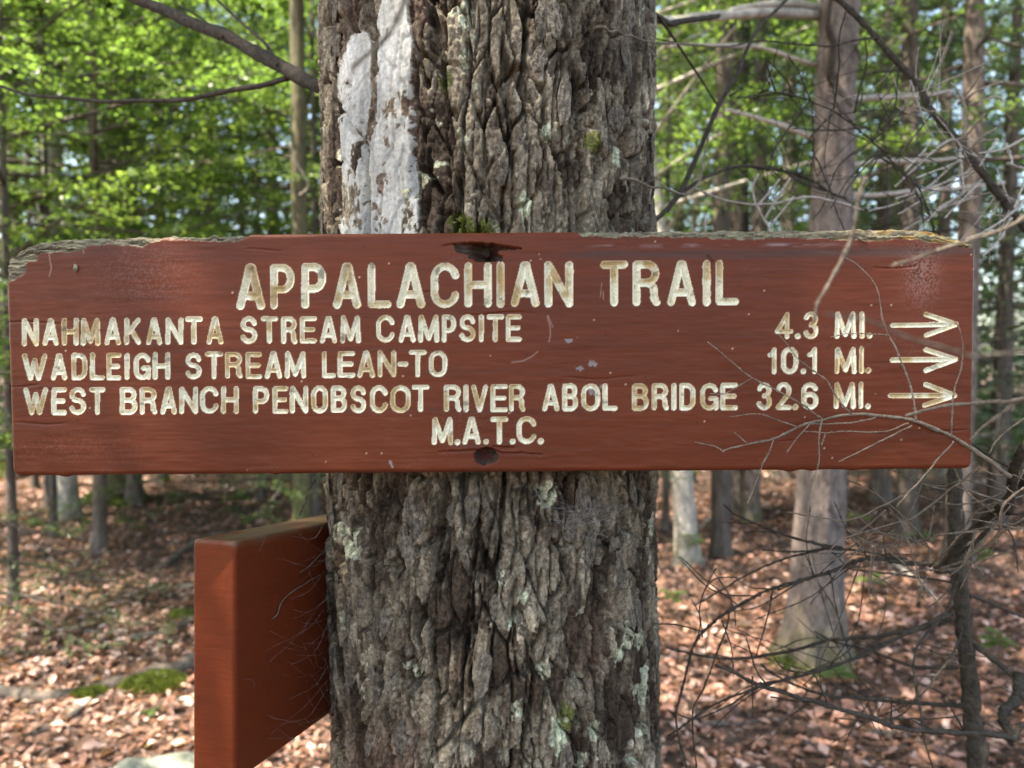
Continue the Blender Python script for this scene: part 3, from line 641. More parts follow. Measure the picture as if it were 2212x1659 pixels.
grn = sstep(.1, .5, fbm(SX * 45, SZ * 120 + SYY * 120, 392, 3))[..., None] * .35; wcol = wcol * (1 - grn) + np.array([.24, .26, .15]) * grn
scol = np.where(wood[..., None], wcol, scol)
hcol = np.array([.07, .055, .043]) * (.5 + .9 * wt); redp = (fbm(SX * 150, SZ * 400, 393, 3) > .15)[..., None]
hcol = np.where(redp, np.array([.10, .035, .026]), hcol); scol = np.where((h1 | h2)[..., None], hcol, scol)
# letter paint: cream, stained ochre and specked
lt = fbm(SX * 75, SZ * 55, 395, 4); lt2 = fbm(SX * 420, SZ * 300, 396, 3)
lc = np.array([.76, .73, .57]) * (1 + .10 * lt2[..., None]); oc = (sstep(-.05, .4, lt) * .8)[..., None]; lc = lc * (1 - oc) + np.array([.46, .31, .12]) * oc
edge_s = (sstep(.72, .95, tt) * .35)[..., None]; lc = lc * (1 - edge_s) + np.array([.62, .56, .38]) * edge_s
gs = (sstep(.42, .6, fbm(SX * 160, SZ * 160, 397, 3)) * .6)[..., None]; lc = lc * (1 - gs) + np.array([.13, .11, .08]) * gs
scol = np.where(ing[..., None], lc, scol)
rg = np.where(wood | h1 | h2, .9, .40 + .10 * st1 + .25 * du[..., 0])
si = np.arange(npf * nc).reshape(npf, nc); sj = np.roll(si, -1, 0)
SQ = np.stack([si[:, :-1], si[:, 1:], sj[:, 1:], sj[:, :-1]], -1).reshape(-1, 4)
SV = np.stack([SX, SYY, SZ], -1).reshape(-1, 3); scol = np.clip(scol, .008, .85).reshape(-1, 3); rg = rg.reshape(-1)
ingf = ing.reshape(-1); lidf = LID.reshape(-1)
inq = ingf[SQ].all(1); lq = np.where(inq, lidf[SQ].max(1), -1)
# some faces may touch two letters: take the smallest id present
capc = [SV[si[:, 0]].mean(0), SV[si[:, -1]].mean(0)]; nV = len(SV)
SVc = np.vstack([SV, capc]); colc = np.vstack([scol, [pb, pb]]); rgc = np.concatenate([rg, [.5, .5]])
ja = np.arange(npf); jb = (ja + 1) % npf
ST3 = np.concatenate([np.stack([si[ja, 0], si[jb, 0], np.full(npf, nV)], 1), np.stack([si[jb, -1], si[ja, -1], np.full(npf, nV + 1)], 1)])
sign = ob('trail_sign', None, loc=s0, rot=(0, ROLL, 0)); sign.empty_display_size = .1
tag(sign, 'long brown wooden trail sign with carved cream lettering nailed across the trunk', 'sign')
keep = np.unique(np.concatenate([SQ[~inq].ravel(), ST3.ravel()])); mp = np.full(len(SVc), -1); mp[keep] = np.arange(len(keep))
ob('board', mesh_np('board', SVc[keep], mp[SQ[~inq]], mp[ST3], True, {'col': colc[keep], 'rgh': rgc[keep]}), M['sign_paint'], sign)
for k, (nm, pls, r) in enumerate(glyphs):
    fq = SQ[lq == k]
    if not len(fq): continue
    V_, Q_, A_ = sub(SV, fq, {'col': scol}); ob(nm, mesh_np(nm, V_, Q_, None, True, A_), M['letter_paint'], sign)
# rusty nail in the upper hole
mb = MB(); tube(mb, [(n1[0] + .001, .030, n1[1]), (n1[0] + .001, .010, n1[1])], .0045, .0045, 10, .004, .03)
ob('nail', mb.mesh('nail'), bark_mat('rust', (.03, .02, .016), (.08, .05, .04), 200, (1, 1, 1)), sign)

# ------------------------------------------------------------------ second board on the left of the trunk
D2 = .722
nr = P(*O(926, 2133), D2)                  # near end, right top edge
ax2 = np.array([(2748 - 2016) / 2797.0, 1, 0]); dr_ = ray(*O(2748, 1749)); dr_ /= np.linalg.norm(dr_)
ax2 = dr_; side = np.cross(ax2, [0, 0, 1]); side /= np.linalg.norm(side); up2 = np.array([.012, .01, 1.0])   # its end is cut plumb
L2b, T2, H2 = .30, .051, .250
def rbox(L, T, H, b_, seg=4, nl=60, nh=40, seed=0):     # along x: length, y: thickness, z: height
    ring = []
    for cx_, cz_, a0 in ((T / 2 - b_, H / 2 - b_, 0), (-T / 2 + b_, H / 2 - b_, 90), (-T / 2 + b_, -H / 2 + b_, 180), (T / 2 - b_, -H / 2 + b_, 270)):
        for t in np.linspace(0, 90, seg + 1): ring.append((cx_ + b_ * math.cos(R(a0 + t)), cz_ + b_ * math.sin(R(a0 + t)), cx_, cz_))
    ring = np.array(ring); full = []
    for i in range(len(ring)):
        a, c_ = ring[i], ring[(i + 1) % len(ring)]; d = math.hypot(a[0] - c_[0], a[1] - c_[1]); k = nh if d > H * .5 else 8 if d > T * .5 else 1
        for t in np.linspace(0, 1, k, endpoint=False): full.append(a + (c_ - a) * t)
    full = np.array(full); k = len(full); xe = b_ * (1 - np.cos(np.linspace(0, math.pi / 2, seg + 1)))
    xl = np.concatenate([xe, np.linspace(b_, L - b_, nl)[1:-1], L - xe[::-1]]); V = []
    for x in xl:
        e = min(x, L - x); i_ = b_ - math.sqrt(max(b_ * b_ - (b_ - min(e, b_)) ** 2, 0))
        y = full[:, 0] - np.sign(full[:, 0]) * np.minimum(i_, np.abs(full[:, 0])); z = full[:, 1] - np.sign(full[:, 1]) * np.minimum(i_, np.abs(full[:, 1]))
        V.append(np.stack([np.full(k, x), y, z], 1))
    V = [V[0] * np.array([1, .93, .985])] + V + [V[-1] * np.array([1, .93, .985])]; xl = np.concatenate([[0], xl, [L]])
    V = np.concatenate(V); i = np.arange(len(xl) - 1)[:, None] * k; j = np.arange(k)[None]; j2 = (j + 1) % k
    Q = np.stack([i + j, i + j2, i + k + j2, i + k + j], -1).reshape(-1, 4)
    n0 = len(V); V = np.vstack([V, [0, 0, 0], [L, 0, 0]]); l_ = (len(xl) - 1) * k
    T_ = np.concatenate([np.stack([(np.arange(k) + 1) % k, np.arange(k), np.full(k, n0)], 1), np.stack([l_ + np.arange(k), l_ + (np.arange(k) + 1) % k, np.full(k, n0 + 1)], 1)])
    return V, Q, T_
V_, Q_, T_ = rbox(L2b, T2, H2, .0042)
V_ = V_ + .00025 * np.stack([fbm(V_[:, 1] * 60, V_[:, 2] * 40, 401, 3), fbm(V_[:, 0] * 40, V_[:, 2] * 60, 402, 3), fbm(V_[:, 0] * 40, V_[:, 1] * 60, 403, 3)], 1)
c2_ = np.array([.138, .028, .0085]) * (1 + .12 * fbm(V_[:, 0] * 9, V_[:, 2] * 50, 404, 4))[:, None]
topd = (sstep(.118, .124, V_[:, 2]) * sstep(-.2, .4, fbm(V_[:, 0] * 30, V_[:, 1] * 60, 405, 3) + V_[:, 0] * 3))[:, None] * .75
c2_ = c2_ * (1 - topd) + np.array([.16, .11, .07]) * topd
Mx = Matrix(((ax2[0], -side[0] * -1, up2[0]), (ax2[1], side[1], up2[1]), (ax2[2], side[2], up2[2])))
# board frame: x away from the viewer, y to the viewer's right, z up  (mirrored once, so flip faces)
o2 = nr - side * (T2 / 2) - up2 * (H2 / 2)
Wv = o2 + V_[:, :1] * ax2 + V_[:, 1:2] * side + V_[:, 2:] * up2
cen = o2 + ax2 * L2b / 2
b2 = ob('side_sign', None, loc=cen); b2.empty_display_size = .05
tag(b2, 'plain brown painted sign board seen end on, fixed to the left side of the trunk', 'sign')
ob('board', mesh_np('side_board', Wv - cen, Q_[:, ::-1], T_[:, ::-1], True, {'col': np.clip(c2_, .01, .7), 'rgh': np.full(len(V_), .36)}), M['sign_paint'], b2)
# cobwebs between that board and the bark
mb = MB(); rsw = np.random.RandomState(33)
def b2p(s, t, off=0.0): return o2 + ax2 * s + side * (T2 / 2 + off) + up2 * t
def tp_(a0, z0, off=.002): rr = Rr[zi(z0), tix(a0)] + off; return np.array([axis_x(z0) + rr * math.sin(a0), TD - rr * math.cos(a0), z0])
for k in range(44):
    s = rsw.uniform(.05, .19) ** 1.0; t = rsw.uniform(-.11, .12); a = b2p(s, t, .0006); z0 = a[2] + rsw.uniform(-.05, .05); e = tp_(rsw.uniform(-1.25, -1.0), z0)
    mid = (a + e) / 2 + np.array([0, 0, -rsw.uniform(.0, .018)]) + rsw.randn(3) * .003
    tube(mb, [a, mid, e], rsw.uniform(.00004, .0001), rsw.uniform(.00004, .0001), 3, .012, .2, wob=.0025, seed=k)
for k in range(8):
    s = rsw.uniform(.03, .17); t = rsw.uniform(-.11, .11); a = b2p(s, t, .0005); e = b2p(s + rsw.uniform(-.03, .05), t + rsw.uniform(-.03, .03), .0008)
    tube(mb, [a, (a + e) / 2 + rsw.randn(3) * .003, e], .00007, .00006, 3, .01, .2, seed=k)
wm, n, l, b = nmat('spider_silk'); b.inputs['Base Color'].default_value = (.3, .3, .3, 1); b.inputs['Roughness'].default_value = .6
tag(ob('cobweb', mb.mesh('cobweb'), wm), 'grey dusty cobweb strung between the side board and the bark', 'cobweb')
mb = MB()
for k in range(60):
    a0 = trunk_uv(1270 + rsw.randn() * 60, 1085 + abs(rsw.randn()) * 35); p = tp_(a0[0], a0[1], .003); a1 = trunk_uv(1270 + rsw.randn() * 70, 1070 + abs(rsw.randn()) * 50); q = tp_(a1[0], a1[1], .004)
    tube(mb, [p, (p + q) / 2 + np.array([0, -.006, -.006 * rsw.rand()]), q], .00012, .00012, 3, .012, .2, seed=k)
tag(ob('cobweb', mb.mesh('cobweb'), wm), 'fine cobweb on the bark just under the trail sign', 'cobweb')
# dry needles and small curls caught on the boards
def needle(pts, r, label, mat=None):
    mb = MB(); c_ = tube(mb, pts, r, r * .5, 5, .003, .1); o_ = ob('dry_needle', mb.mesh('dry_needle'), mat or M['twig_dark']); tag(o_, label, 'needle', 'dry conifer needles caught on the boards')
def sp_w(X, Z, y=-.0012):
    c_, s_ = math.cos(ROLL), math.sin(ROLL); return np.array([s0[0] + X * c_ + Z * s_, s0[1] + y, s0[2] - X * s_ + Z * c_])
nl_ = 'short dry conifer needle stuck to the front of the trail sign'
for pa, pb_ in (((1195, 90), (1258, 130)), ((290, 190), (318, 230)), ((1556, 278), (1543, 314))):
    needle([sp_w(*a6(*pa)), sp_w(*a6(*pb_))], .0007, nl_)
for pa, pb_ in (((1755, 58), (1712, 118)), ((1708, 150), (1695, 195)), ((1690, 195), (1668, 252))):
    needle([P(*z7(*pa), .735), P(*z7(*pb_), .735)], .0011, 'dry needle dangling on silk under the trail sign beside the trunk')
for pts in ([(1430, 790), (1460, 775), (1475, 730), (1510, 695), (1600, 665), (1700, 640)], [(1580, 585), (1640, 565), (1700, 520), (1790, 480)]):
    mb = MB(); q = [b2p(.02 + .19 * (X - 1320) / 500, .125 - .265 * (Y - 330) / 1300 + .0, .002) for X, Y in pts]
    tube(mb, q, .0007, .0006, 5, .004, .2, wob=.0006); tag(ob('dry_twig', mb.mesh('dry_twig'), M['twig_pale']), ('longer' if len(pts) > 5 else 'shorter') + ' thin curled dry twig caught in cobweb on the side board', 'twig', 'twigs caught on the side board')
# flake of lichen stuck on the sign
mb = MB(); fx, fz = a4(472, 278); mb.add([sp_w(fx + x * .0028, fz + z * .0042, y) for x, z, y in ((-1, -.2, -.0005), (-.3, 1, -.0015), (.7, .7, -.001), (1, -.3, -.002), (.1, -1, -.0008), (0, 0, -.0028))], None, [(0, 5, 1), (1, 5, 2), (2, 5, 3), (3, 5, 4), (4, 5, 0)])
tag(ob('lichen_flake', mb.mesh('lichen_flake', False), bark_mat('lichen', (.22, .24, .16), (.42, .42, .28), 300, (1, 1, 1))), 'small pale lichen flake stuck to the upper left of the trail sign', 'lichen')
# ------------------------------------------------------------------ main tree's dead limbs
def limb(parent, pts, r0, r1, name='limb', mat='twig_dark', off=(0, 0, 0), seed=1, pegs=0, step=.02, sides=7, wob=.0015, jit=.08):
    mb = MB(); tube(mb, np.asarray(pts) - np.asarray(off), r0, r1, sides, step, jit, pegs, seed, wob)
    return ob(name, mb.mesh(name), M[mat], parent)
def PL(fn, pts, d0, d1):
    n = len(pts); return [P(*fn(*p), d0 + (d1 - d0) * k / (n - 1)) for k, p in enumerate(pts)]
li = limb(tree, [(-.20, TD + .02, 1.86)] + PL(lambda x, y: (x, y), [(690, 188), (600, 140), (500, 85), (400, 45), (290, -5), (120, -70), (-100, -140)], .98, 1.30), .0105, .008, off=offs, seed=3)
limb(li, PL(lambda x, y: (x, y), [(622, 168), (560, 186), (480, 200), (380, 216), (280, 219), (160, 214), (60, 205), (0, 188), (-80, 170)], 1.03, 1.28), .0042, .0022, 'twig', off=offs, seed=4)
limb(li, PL(lambda x, y: (x, y), [(600, 140), (575, 100), (520, 45), (470, 0), (430, -40)], 1.02, 1.15), .0028, .0014, 'twig', off=offs, seed=5)
limb(li, PL(lambda x, y: (x, y), [(480, 80), (440, 45), (380, 5)], 1.08, 1.15), .002, .0012, 'twig', off=offs, seed=6)
li = limb(tree, [(.16, TD + .05, 1.69)] + PL(z3, [(100, 1260), (250, 1110), (340, 920), (480, 600), (570, 450), (640, 270), (690, 170), (780, 80), (860, 0), (960, -120)], 1.06, 1.35), .0048, .0026, off=offs, seed=7)
limb(li, PL(z3, [(250, 1110), (380, 1020), (560, 950), (700, 945), (830, 965), (1000, 1020), (1110, 1090), (1200, 1120)], 1.09, 1.3), .0028, .0016, 'twig', off=offs, seed=8)
limb(li, PL(z3, [(540, 545), (590, 510), (630, 470)], 1.2, 1.25), .002, .001, 'twig', off=offs, seed=9)
limb(tree, [(.17, TD + .05, 1.96)] + PL(z3, [(105, 60), (200, 190), (300, 340), (420, 520), (470, 600)], 1.06, 1.2), .0026, .0014, off=offs, seed=10)
limb(tree, [(.17, TD + .05, 1.93)] + PL(z3, [(105, 110), (210, 130), (360, 105), (480, 90)], 1.08, 1.3), .006, .004, off=offs, seed=11)

# ------------------------------------------------------------------ dead conifer sapling right of the sign, its branches and twigs
sb = P(*z8(1905, 1660), 1.10); sap_base = np.array([sb[0] + .01, sb[1] + .02, 0.0]); sap_base[2] = float(ground_z(sap_base[0], sap_base[1])) - .02
sap = ob('dead_sapling', None, loc=sap_base); tag(sap, 'dead dark conifer sapling with bare twiggy branches reaching over the trail sign', 'tree')
tr_pts = [sap_base, sap_base + [.0, -.01, .5]] + PL(z8, [(1905, 1660), (1880, 1400), (1855, 1100), (1825, 800), (1795, 540), (1785, 300), (1780, 0), (1775, -300)], 1.10, 1.10)
st_ = MB(); tube(st_, np.array(tr_pts) - sap_base, .021, .009, 12, .008, .10, .004, 5, .001)
ob('trunk', st_.mesh('trunk'), M['twig_dark'], sap)
def br(pts, fn, d0, d1, r0, r1, seed, mat='twig_dark', twigs=(), peg=.0035, tmat=None, tr=(.0014, .0008), k_r=.55):
    mb = MB(); tube(mb, np.array(PL(fn, pts, d0, d1)) - sap_base, r0 * k_r, r1 * k_r, 7, .006, .14, peg, seed, .0010)
    b_ = ob('branch', mb.mesh('branch'), M[mat], sap)
    for k, tw in enumerate(twigs):
        pt, da, db = tw[0], tw[1], tw[2]; q0, q1 = (tw[3], tw[4]) if len(tw) > 3 else tr
        mb = MB(); tube(mb, np.array(PL(fn, pt, da, db)) - sap_base, q0 * .8, q1 * .8, 6, .004, .18, .0026, seed * 31 + k, .0006, 3)
        ob('twig', mb.mesh('twig'), M[tmat or mat], b_)
    return b_
br([(1760, 830), (1600, 880), (1400, 920), (1100, 945), (900, 1000), (700, 1035), (500, 1050), (330, 1025), (180, 990)], z8, 1.10, 1.25, .0068, .0034, 21)
br([(1765, 800), (1600, 870), (1450, 940), (1250, 1040), (1000, 1125), (780, 1180), (600, 1240), (420, 1320), (180, 1480)], z8, 1.10, 1.0, .0072, .0020, 22)
br([(1800, 1100), (1600, 1100), (1450, 1060), (1300, 1000), (1120, 960), (1000, 900)], z8, 1.10, 1.25, .006, .003, 23)
br([(1840, 1310), (1600, 1300), (1300, 1275), (1050, 1250), (880, 1190), (760, 1130), (700, 1080)], z8, 1.10, 1.2, .0066, .003, 24)
br([(1860, 960), (1980, 1040), (2100, 1140), (2190, 1165), (2400, 1200)], z8, 1.10, 1.0, .009, .007, 25, twigs=[([(2140, 1150), (2120, 1280), (2050, 1350), (2060, 1430), (2110, 1490)], 1.0, .9, .007, .006)])
br([(1850, 690), (2000, 750), (2165, 820), (2300, 870)], z8, 1.10, 1.2, .006, .004, 26)
br([(1790, 625), (1550, 595), (1400, 575), (1250, 560)], z8, 1.10, 1.2, .004, .002, 27)
br([(1820, 900), (1780, 1000), (1700, 1120), (1600, 1250), (1470, 1370), (1380, 1400)], z8, 1.09, .95, .0035, .0015, 28)
br([(1790, 620), (1740, 780), (1620, 920), (1560, 1010), (1550, 1150), (1590, 1350), (1610, 1500), (1670, 1680)], z8, 1.08, .95, .0038, .002, 29)
br([(1850, 1360), (1700, 1385), (1450, 1385), (1250, 1395), (1110, 1380)], z8, 1.08, .98, .0026, .0012, 30)
# front bough: rises from the sapling towards the right, its twigs fan left over the sign
B8 = z8
br([(1790, 560), (1680, 555), (1750, 480), (1850, 380), (1960, 260), (2060, 190), (2130, 90), (2230, -10), (2400, -200)], z8, 1.07, .74, .0085, .0105, 31, twigs=[
   ([(1650, 520), (1500, 520), (1300, 490), (1150, 545), (1000, 595), (770, 660), (600, 740), (500, 800), (400, 880), (330, 970), (290, 1110), (250, 1270), (230, 1370), (250, 1520), (300, 1700)], 1.02, .86, .0034, .0014),
   ([(525, 790), (510, 880), (440, 1060), (380, 1220), (330, 1310), (320, 1400), (345, 1700)], .93, .86, .0013, .0010),
   ([(770, 660), (730, 850), (670, 1050)], .96, .94, .0012, .0007), ([(555, 790), (560, 870)], .94, .94, .0010, .0007), ([(370, 900), (250, 865), (100, 855)], .91, .88, .0011, .0007),
   ([(1645, 535), (1400, 480), (1200, 445), (1050, 440), (900, 455), (705, 445)], 1.02, .95, .0026, .0010),
   ([(1150, 435), (1000, 405), (900, 385), (700, 310), (560, 250), (490, 190)], .98, .95, .0024, .0012),
   ([(1050, 440), (850, 490), (650, 570), (480, 670), (330, 755)], .98, .93, .0020, .0009), ([(570, 600), (450, 605), (390, 665)], .95, .94, .0011, .0007),
   ([(1200, 440), (1100, 440), (900, 380), (750, 345), (600, 345)], .98, .95, .0016, .0008), ([(800, 370), (700, 310), (600, 295), (455, 290)], .97, .95, .0010, .0006),
   ([(1100, 460), (1165, 525)], .97, .95, .001, .0007), ([(1000, 590), (960, 500), (940, 460)], .95, .95, .001, .0006), ([(990, 585), (970, 510)], .95, .94, .0008, .0006)])
br([(2400, -420), (2260, -250), (2165, -110), (2115, 0), (2095, 120), (2080, 240)], z8, .70, .80, .0105, .0085, 32, twigs=[
   ([(2080, -15), (2000, -60), (1900, -130), (1760, -200)], .74, .70, .0012, .0008)])
# pale twigs in focus below the sign
PT = [(q[0], q[1], q[2], q[3] * .8, q[4] * .8) for q in [([(1645, 0), (1560, 90), (1400, 190), (1250, 260), (1150, 280), (1000, 260), (850, 235)], .72, .74, .0013, .0009), ([(1880, 20), (1700, 150), (1560, 260), (1430, 300), (1280, 345), (1130, 400), (1040, 520)], .76, .74, .0016, .0009),
      ([(1180, 55), (1300, 110), (1450, 220), (1560, 330), (1630, 430), (1630, 530)], .76, .84, .0010, .0014), ([(1650, 555), (1500, 565), (1400, 600), (1300, 640)], .84, .78, .0014, .0010), ([(1630, 590), (1580, 680), (1565, 740)], .82, .80, .0013, .0010),
      ([(1870, 500), (1940, 580)], .8, .78, .0014, .001), ([(2100, 450), (1900, 510), (1750, 555), (1640, 560)], .72, .82, .0012, .0016), ([(2165, 270), (2030, 360), (1870, 490), (1700, 550)], .70, .82, .0014, .0018),
      ([(2165, 330), (2080, 300), (1960, 320), (1800, 345), (1650, 375), (1500, 420), (1230, 445)], .70, .86, .0012, .0012), ([(2050, 180), (1900, 230), (1780, 400), (1660, 520)], .74, .86, .0014, .0016), ([(2165, 100), (2060, 190), (2030, 300), (2060, 350)], .62, .66, .0016, .0010),
      ([(1870, 20), (2000, 60), (2120, 140)], .75, .72, .0011, .0010), ([(1900, 10), (1950, -40)], .75, .74, .001, .0008), ([(1560, 130), (1700, 180), (1850, 190), (2000, 150), (2080, 90)], .8, .76, .0008, .0012),
      ([(1450, 330), (1300, 400), (1200, 380)], .80, .79, .0009, .0006), ([(1640, 430), (1500, 370), (1350, 350), (1200, 345)], .86, .82, .0012, .0007), ([(1460, 360), (1455, 440), (1490, 490)], .85, .86, .001, .0009), ([(1210, 370), (1310, 480)], .85, .88, .0008, .001),
      ([(2070, 120), (1850, 60), (1700, 90), (1560, 60)], .77, .8, .001, .0007), ([(2090, 200), (1990, 330), (1900, 430), (1880, 480)], .75, .8, .0013, .001)]]
br([(1680, 560), (1900, 400), (2060, 220), (2110, 100)], z8, .90, .78, .0045, .006, 33, 'twig_dark', PT, tmat='twig_pale')
# twigs lying over the face of the sign
ST_ = [(q[0], q[1], q[2], q[3] * .72, q[4] * .75) for q in [([(985, 1185), (850, 1095), (720, 1020), (560, 940), (430, 840), (290, 718)], .670, .684, .00125, .0009), ([(560, 940), (400, 1030), (305, 1035)], .677, .682, .0008, .0006),
       ([(1165, 1160), (1080, 1070), (1030, 980), (990, 935), (840, 825), (780, 740), (720, 675)], .668, .676, .0012, .0007), ([(1555, 1200), (1540, 1060), (1500, 930), (1440, 780), (1385, 670), (1350, 560), (1330, 420), (1280, 330), (1200, 250), (1115, 205)], .665, .672, .0014, .0008),
       ([(1385, 678), (1280, 668), (1150, 672), (1035, 692)], .668, .672, .0009, .0006), ([(1775, 1300), (1780, 1080), (1800, 970), (1835, 850), (1835, 740), (1815, 620), (1790, 600)], .665, .672, .0012, .0008),
       ([(1310, 1180), (1180, 1208), (1050, 1215), (910, 1220)], .667, .672, .0011, .0007), ([(1510, 1215), (1400, 1255), (1290, 1270), (1140, 1265), (1000, 1273), (870, 1265)], .666, .672, .0011, .0007), ([(1530, 1230), (1380, 1305), (1200, 1390), (1085, 1450)], .665, .67, .0012, .0008),
       ([(985, 1190), (965, 1300), (965, 1440), (940, 1530), (910, 1610)], .67, .665, .0013, .0009), ([(1005, 1280), (980, 1350)], .668, .668, .001, .0008), ([(845, 1240), (700, 1190), (605, 1157), (500, 1165), (425, 1172)], .671, .678, .0011, .0007),
       ([(910, 1220), (850, 1290), (770, 1395)], .67, .668, .001, .0007), ([(530, 1338), (450, 1270)], .675, .68, .0009, .0006), ([(690, 1315), (660, 1400), (620, 1480), (575, 1600), (530, 1700)], .672, .668, .0012, .0008), ([(385, 1390), (330, 1355), (210, 1328)], .678, .684, .0010, .0008),
       ([(1785, 1325), (1700, 1420), (1640, 1500), (1530, 1620), (1440, 1720)], .664, .66, .0012, .0008), ([(2000, 1400), (2040, 1330), (2100, 1270), (2212, 1190), (2300, 1130)], .668, .66, .0012, .0010), ([(1940, 1480), (2010, 1520), (2080, 1530)], .68, .68, .001, .001)]]
br([(2130, 1540), (2050, 1475), (1960, 1410), (1780, 1300), (1550, 1205), (1350, 1168), (1170, 1160), (985, 1190), (850, 1240), (690, 1310), (530, 1340), (385, 1390)], z6, .705, .678, .0026, .0009, 34, 'twig_pale', ST_, k_r=.9)
# out of focus twigs nearer the viewer
br([(2500, 900), (2212, 1060), (1980, 1080), (1700, 1115), (1500, 1170)], z6, .50, .52, .0030, .0018, 35, 'twig_pale', [([(2300, 1010), (2212, 1060), (2000, 1210), (1890, 1310)], .5, .52, .0016, .0010),
   ([(2500, 700), (2212, 770), (1950, 805), (1840, 795), (1500, 690), (1300, 600), (1000, 550)], .30, .29, .0007, .0005), ([(2420, -180), (2150, 0), (1900, 90), (1700, 160), (1400, 260)], .40, .39, .0014, .0009), ([(1250, -280), (1200, -80), (1175, 40), (1120, 180), (1030, 360), (960, 480), (930, 600)], .385, .39, .0015, .0010)])
# long bough across the lower right, in front of the sapling
br([(2400, 1380), (2165, 1420), (2110, 1500), (2050, 1480), (1800, 1460), (1500, 1440), (1300, 1380), (1000, 1290), (700, 1200), (560, 1130), (450, 1085)], z8, .92, .78, .0070, .0036, 36, 'twig_dark', [
   ([(1070, 1300), (1010, 1160), (960, 1130), (830, 1110), (770, 1040)], .83, .82, .0014, .0008), ([(740, 1210), (670, 1100), (620, 940)], .81, .80, .0013, .0009), ([(655, 1150), (655, 1340)], .8, .8, .0010, .0007),
   ([(700, 1180), (560, 1290), (420, 1360), (330, 1385), (240, 1360)], .81, .80, .0012, .0009), ([(1830, 1450), (1760, 1330), (1710, 1275)], .88, .86, .0013, .0008), ([(1425, 1400), (1430, 1270)], .86, .85, .0010, .0006), ([(1060, 1300), (900, 1285), (755, 1265)], .83, .82, .0011, .0008), ([(1640, 1440), (1540, 1390)], .87, .86, .0012, .0008)])

# ------------------------------------------------------------------ leaning dead pole, upper right
lp = [P(*z3(*p), d) for p, d in (((1040, -120), 1.30), ((1160, 0), 1.29), ((1300, 130), 1.28), ((1480, 340), 1.27), ((1600, 470), 1.26), ((1700, 640), 1.25), ((1850, 820), 1.24), ((2000, 1010), 1.22), ((2100, 1150), 1.21), ((2212, 1290), 1.20))]
tail = lp[-1]; dirn = lp[-1] - lp[-4]; k = (tail[2] + .03) / -dirn[2]; foot = tail + dirn * k; foot[2] = float(ground_z(foot[0], foot[1])) - .03
top_ = lp[0] - dirn * 1.5
pole = ob('leaning_dead_stem', None, loc=foot); tag(pole, 'thin dead stem leaning diagonally behind the right end of the trail sign', 'tree')
mb = MB(); tube(mb, np.array([foot, (foot + tail) / 2] + lp[::-1] + [top_]) - foot, .0105, .0045, 9, .012, .10, .005, 61, .0012); ob('trunk', mb.mesh('trunk'), M['twig_dark'], pole)
def ptw(lst, d0, d1, r0, r1, mat, seed):
    for k, pts in enumerate(lst):
        mb = MB(); tube(mb, np.array(PL(z3, pts, d0, d1)) - foot, r0, r1, 6, .006, .14, .004, seed * 17 + k, .0008, 4); ob('twig', mb.mesh('twig'), M[mat], pole)
ptw([[(1860, 910), (1740, 960), (1600, 1010)], [(1840, 910), (1600, 1110), (1330, 1205)], [(1930, 980), (1700, 1100), (1500, 1215)], [(1970, 1105), (1760, 1180), (1560, 1290), (1500, 1340)], [(1990, 1010), (1800, 1140), (1620, 1290)], [(1850, 820), (1780, 800), (1600, 950), (1480, 1060)], [(1850, 810), (1920, 730), (1990, 645)], [(1890, 880), (1960, 790), (2060, 725)], [(1700, 790), (1650, 850), (1540, 970)],
     [(1840, 590), (1920, 490), (1980, 380)], [(1840, 590), (1960, 510), (2090, 465)], [(1860, 820), (1880, 700), (1870, 580), (1800, 470)], [(1860, 820), (1850, 900), (1870, 1080), (1850, 1110)], [(1900, 600), (1970, 570), (2060, 550), (2100, 580)], [(1850, 1120), (1760, 1160), (1690, 1230)], [(2060, 795), (1960, 940)], [(2000, 1010), (1900, 1100), (1760, 1240)], [(1940, 950), (1780, 1030), (1640, 1080), (1480, 1130)]], 1.24, 1.16, .0019, .0014, 'twig_white', 2)  # cluster takes the lightest twig colour to look sunlit
ptw([[(2212, 1140), (2120, 1230), (2000, 1310), (1880, 1360)], [(2140, 1240), (2060, 1380), (1980, 1455)], [(2212, 1040), (2160, 1180)], [(2212, 790), (2080, 850), (1960, 870)], [(2120, 930), (2212, 960)], [(2110, 820), (2140, 900), (2140, 930)]], 1.18, 1.12, .0022, .0014, 'twig_white', 3)
ptw([[(1380, 215), (1250, 230), (1120, 260), (900, 250), (700, 230), (540, 260), (300, 255), (110, 215)], [(1700, 650), (1680, 660), (1480, 910)], [(1500, 360), (1470, 655), (1350, 800), (1250, 880)], [(1520, 400), (1310, 430), (1290, 560), (1250, 640)]], 1.27, 1.2, .0016, .0010, 'twig_dark', 4)
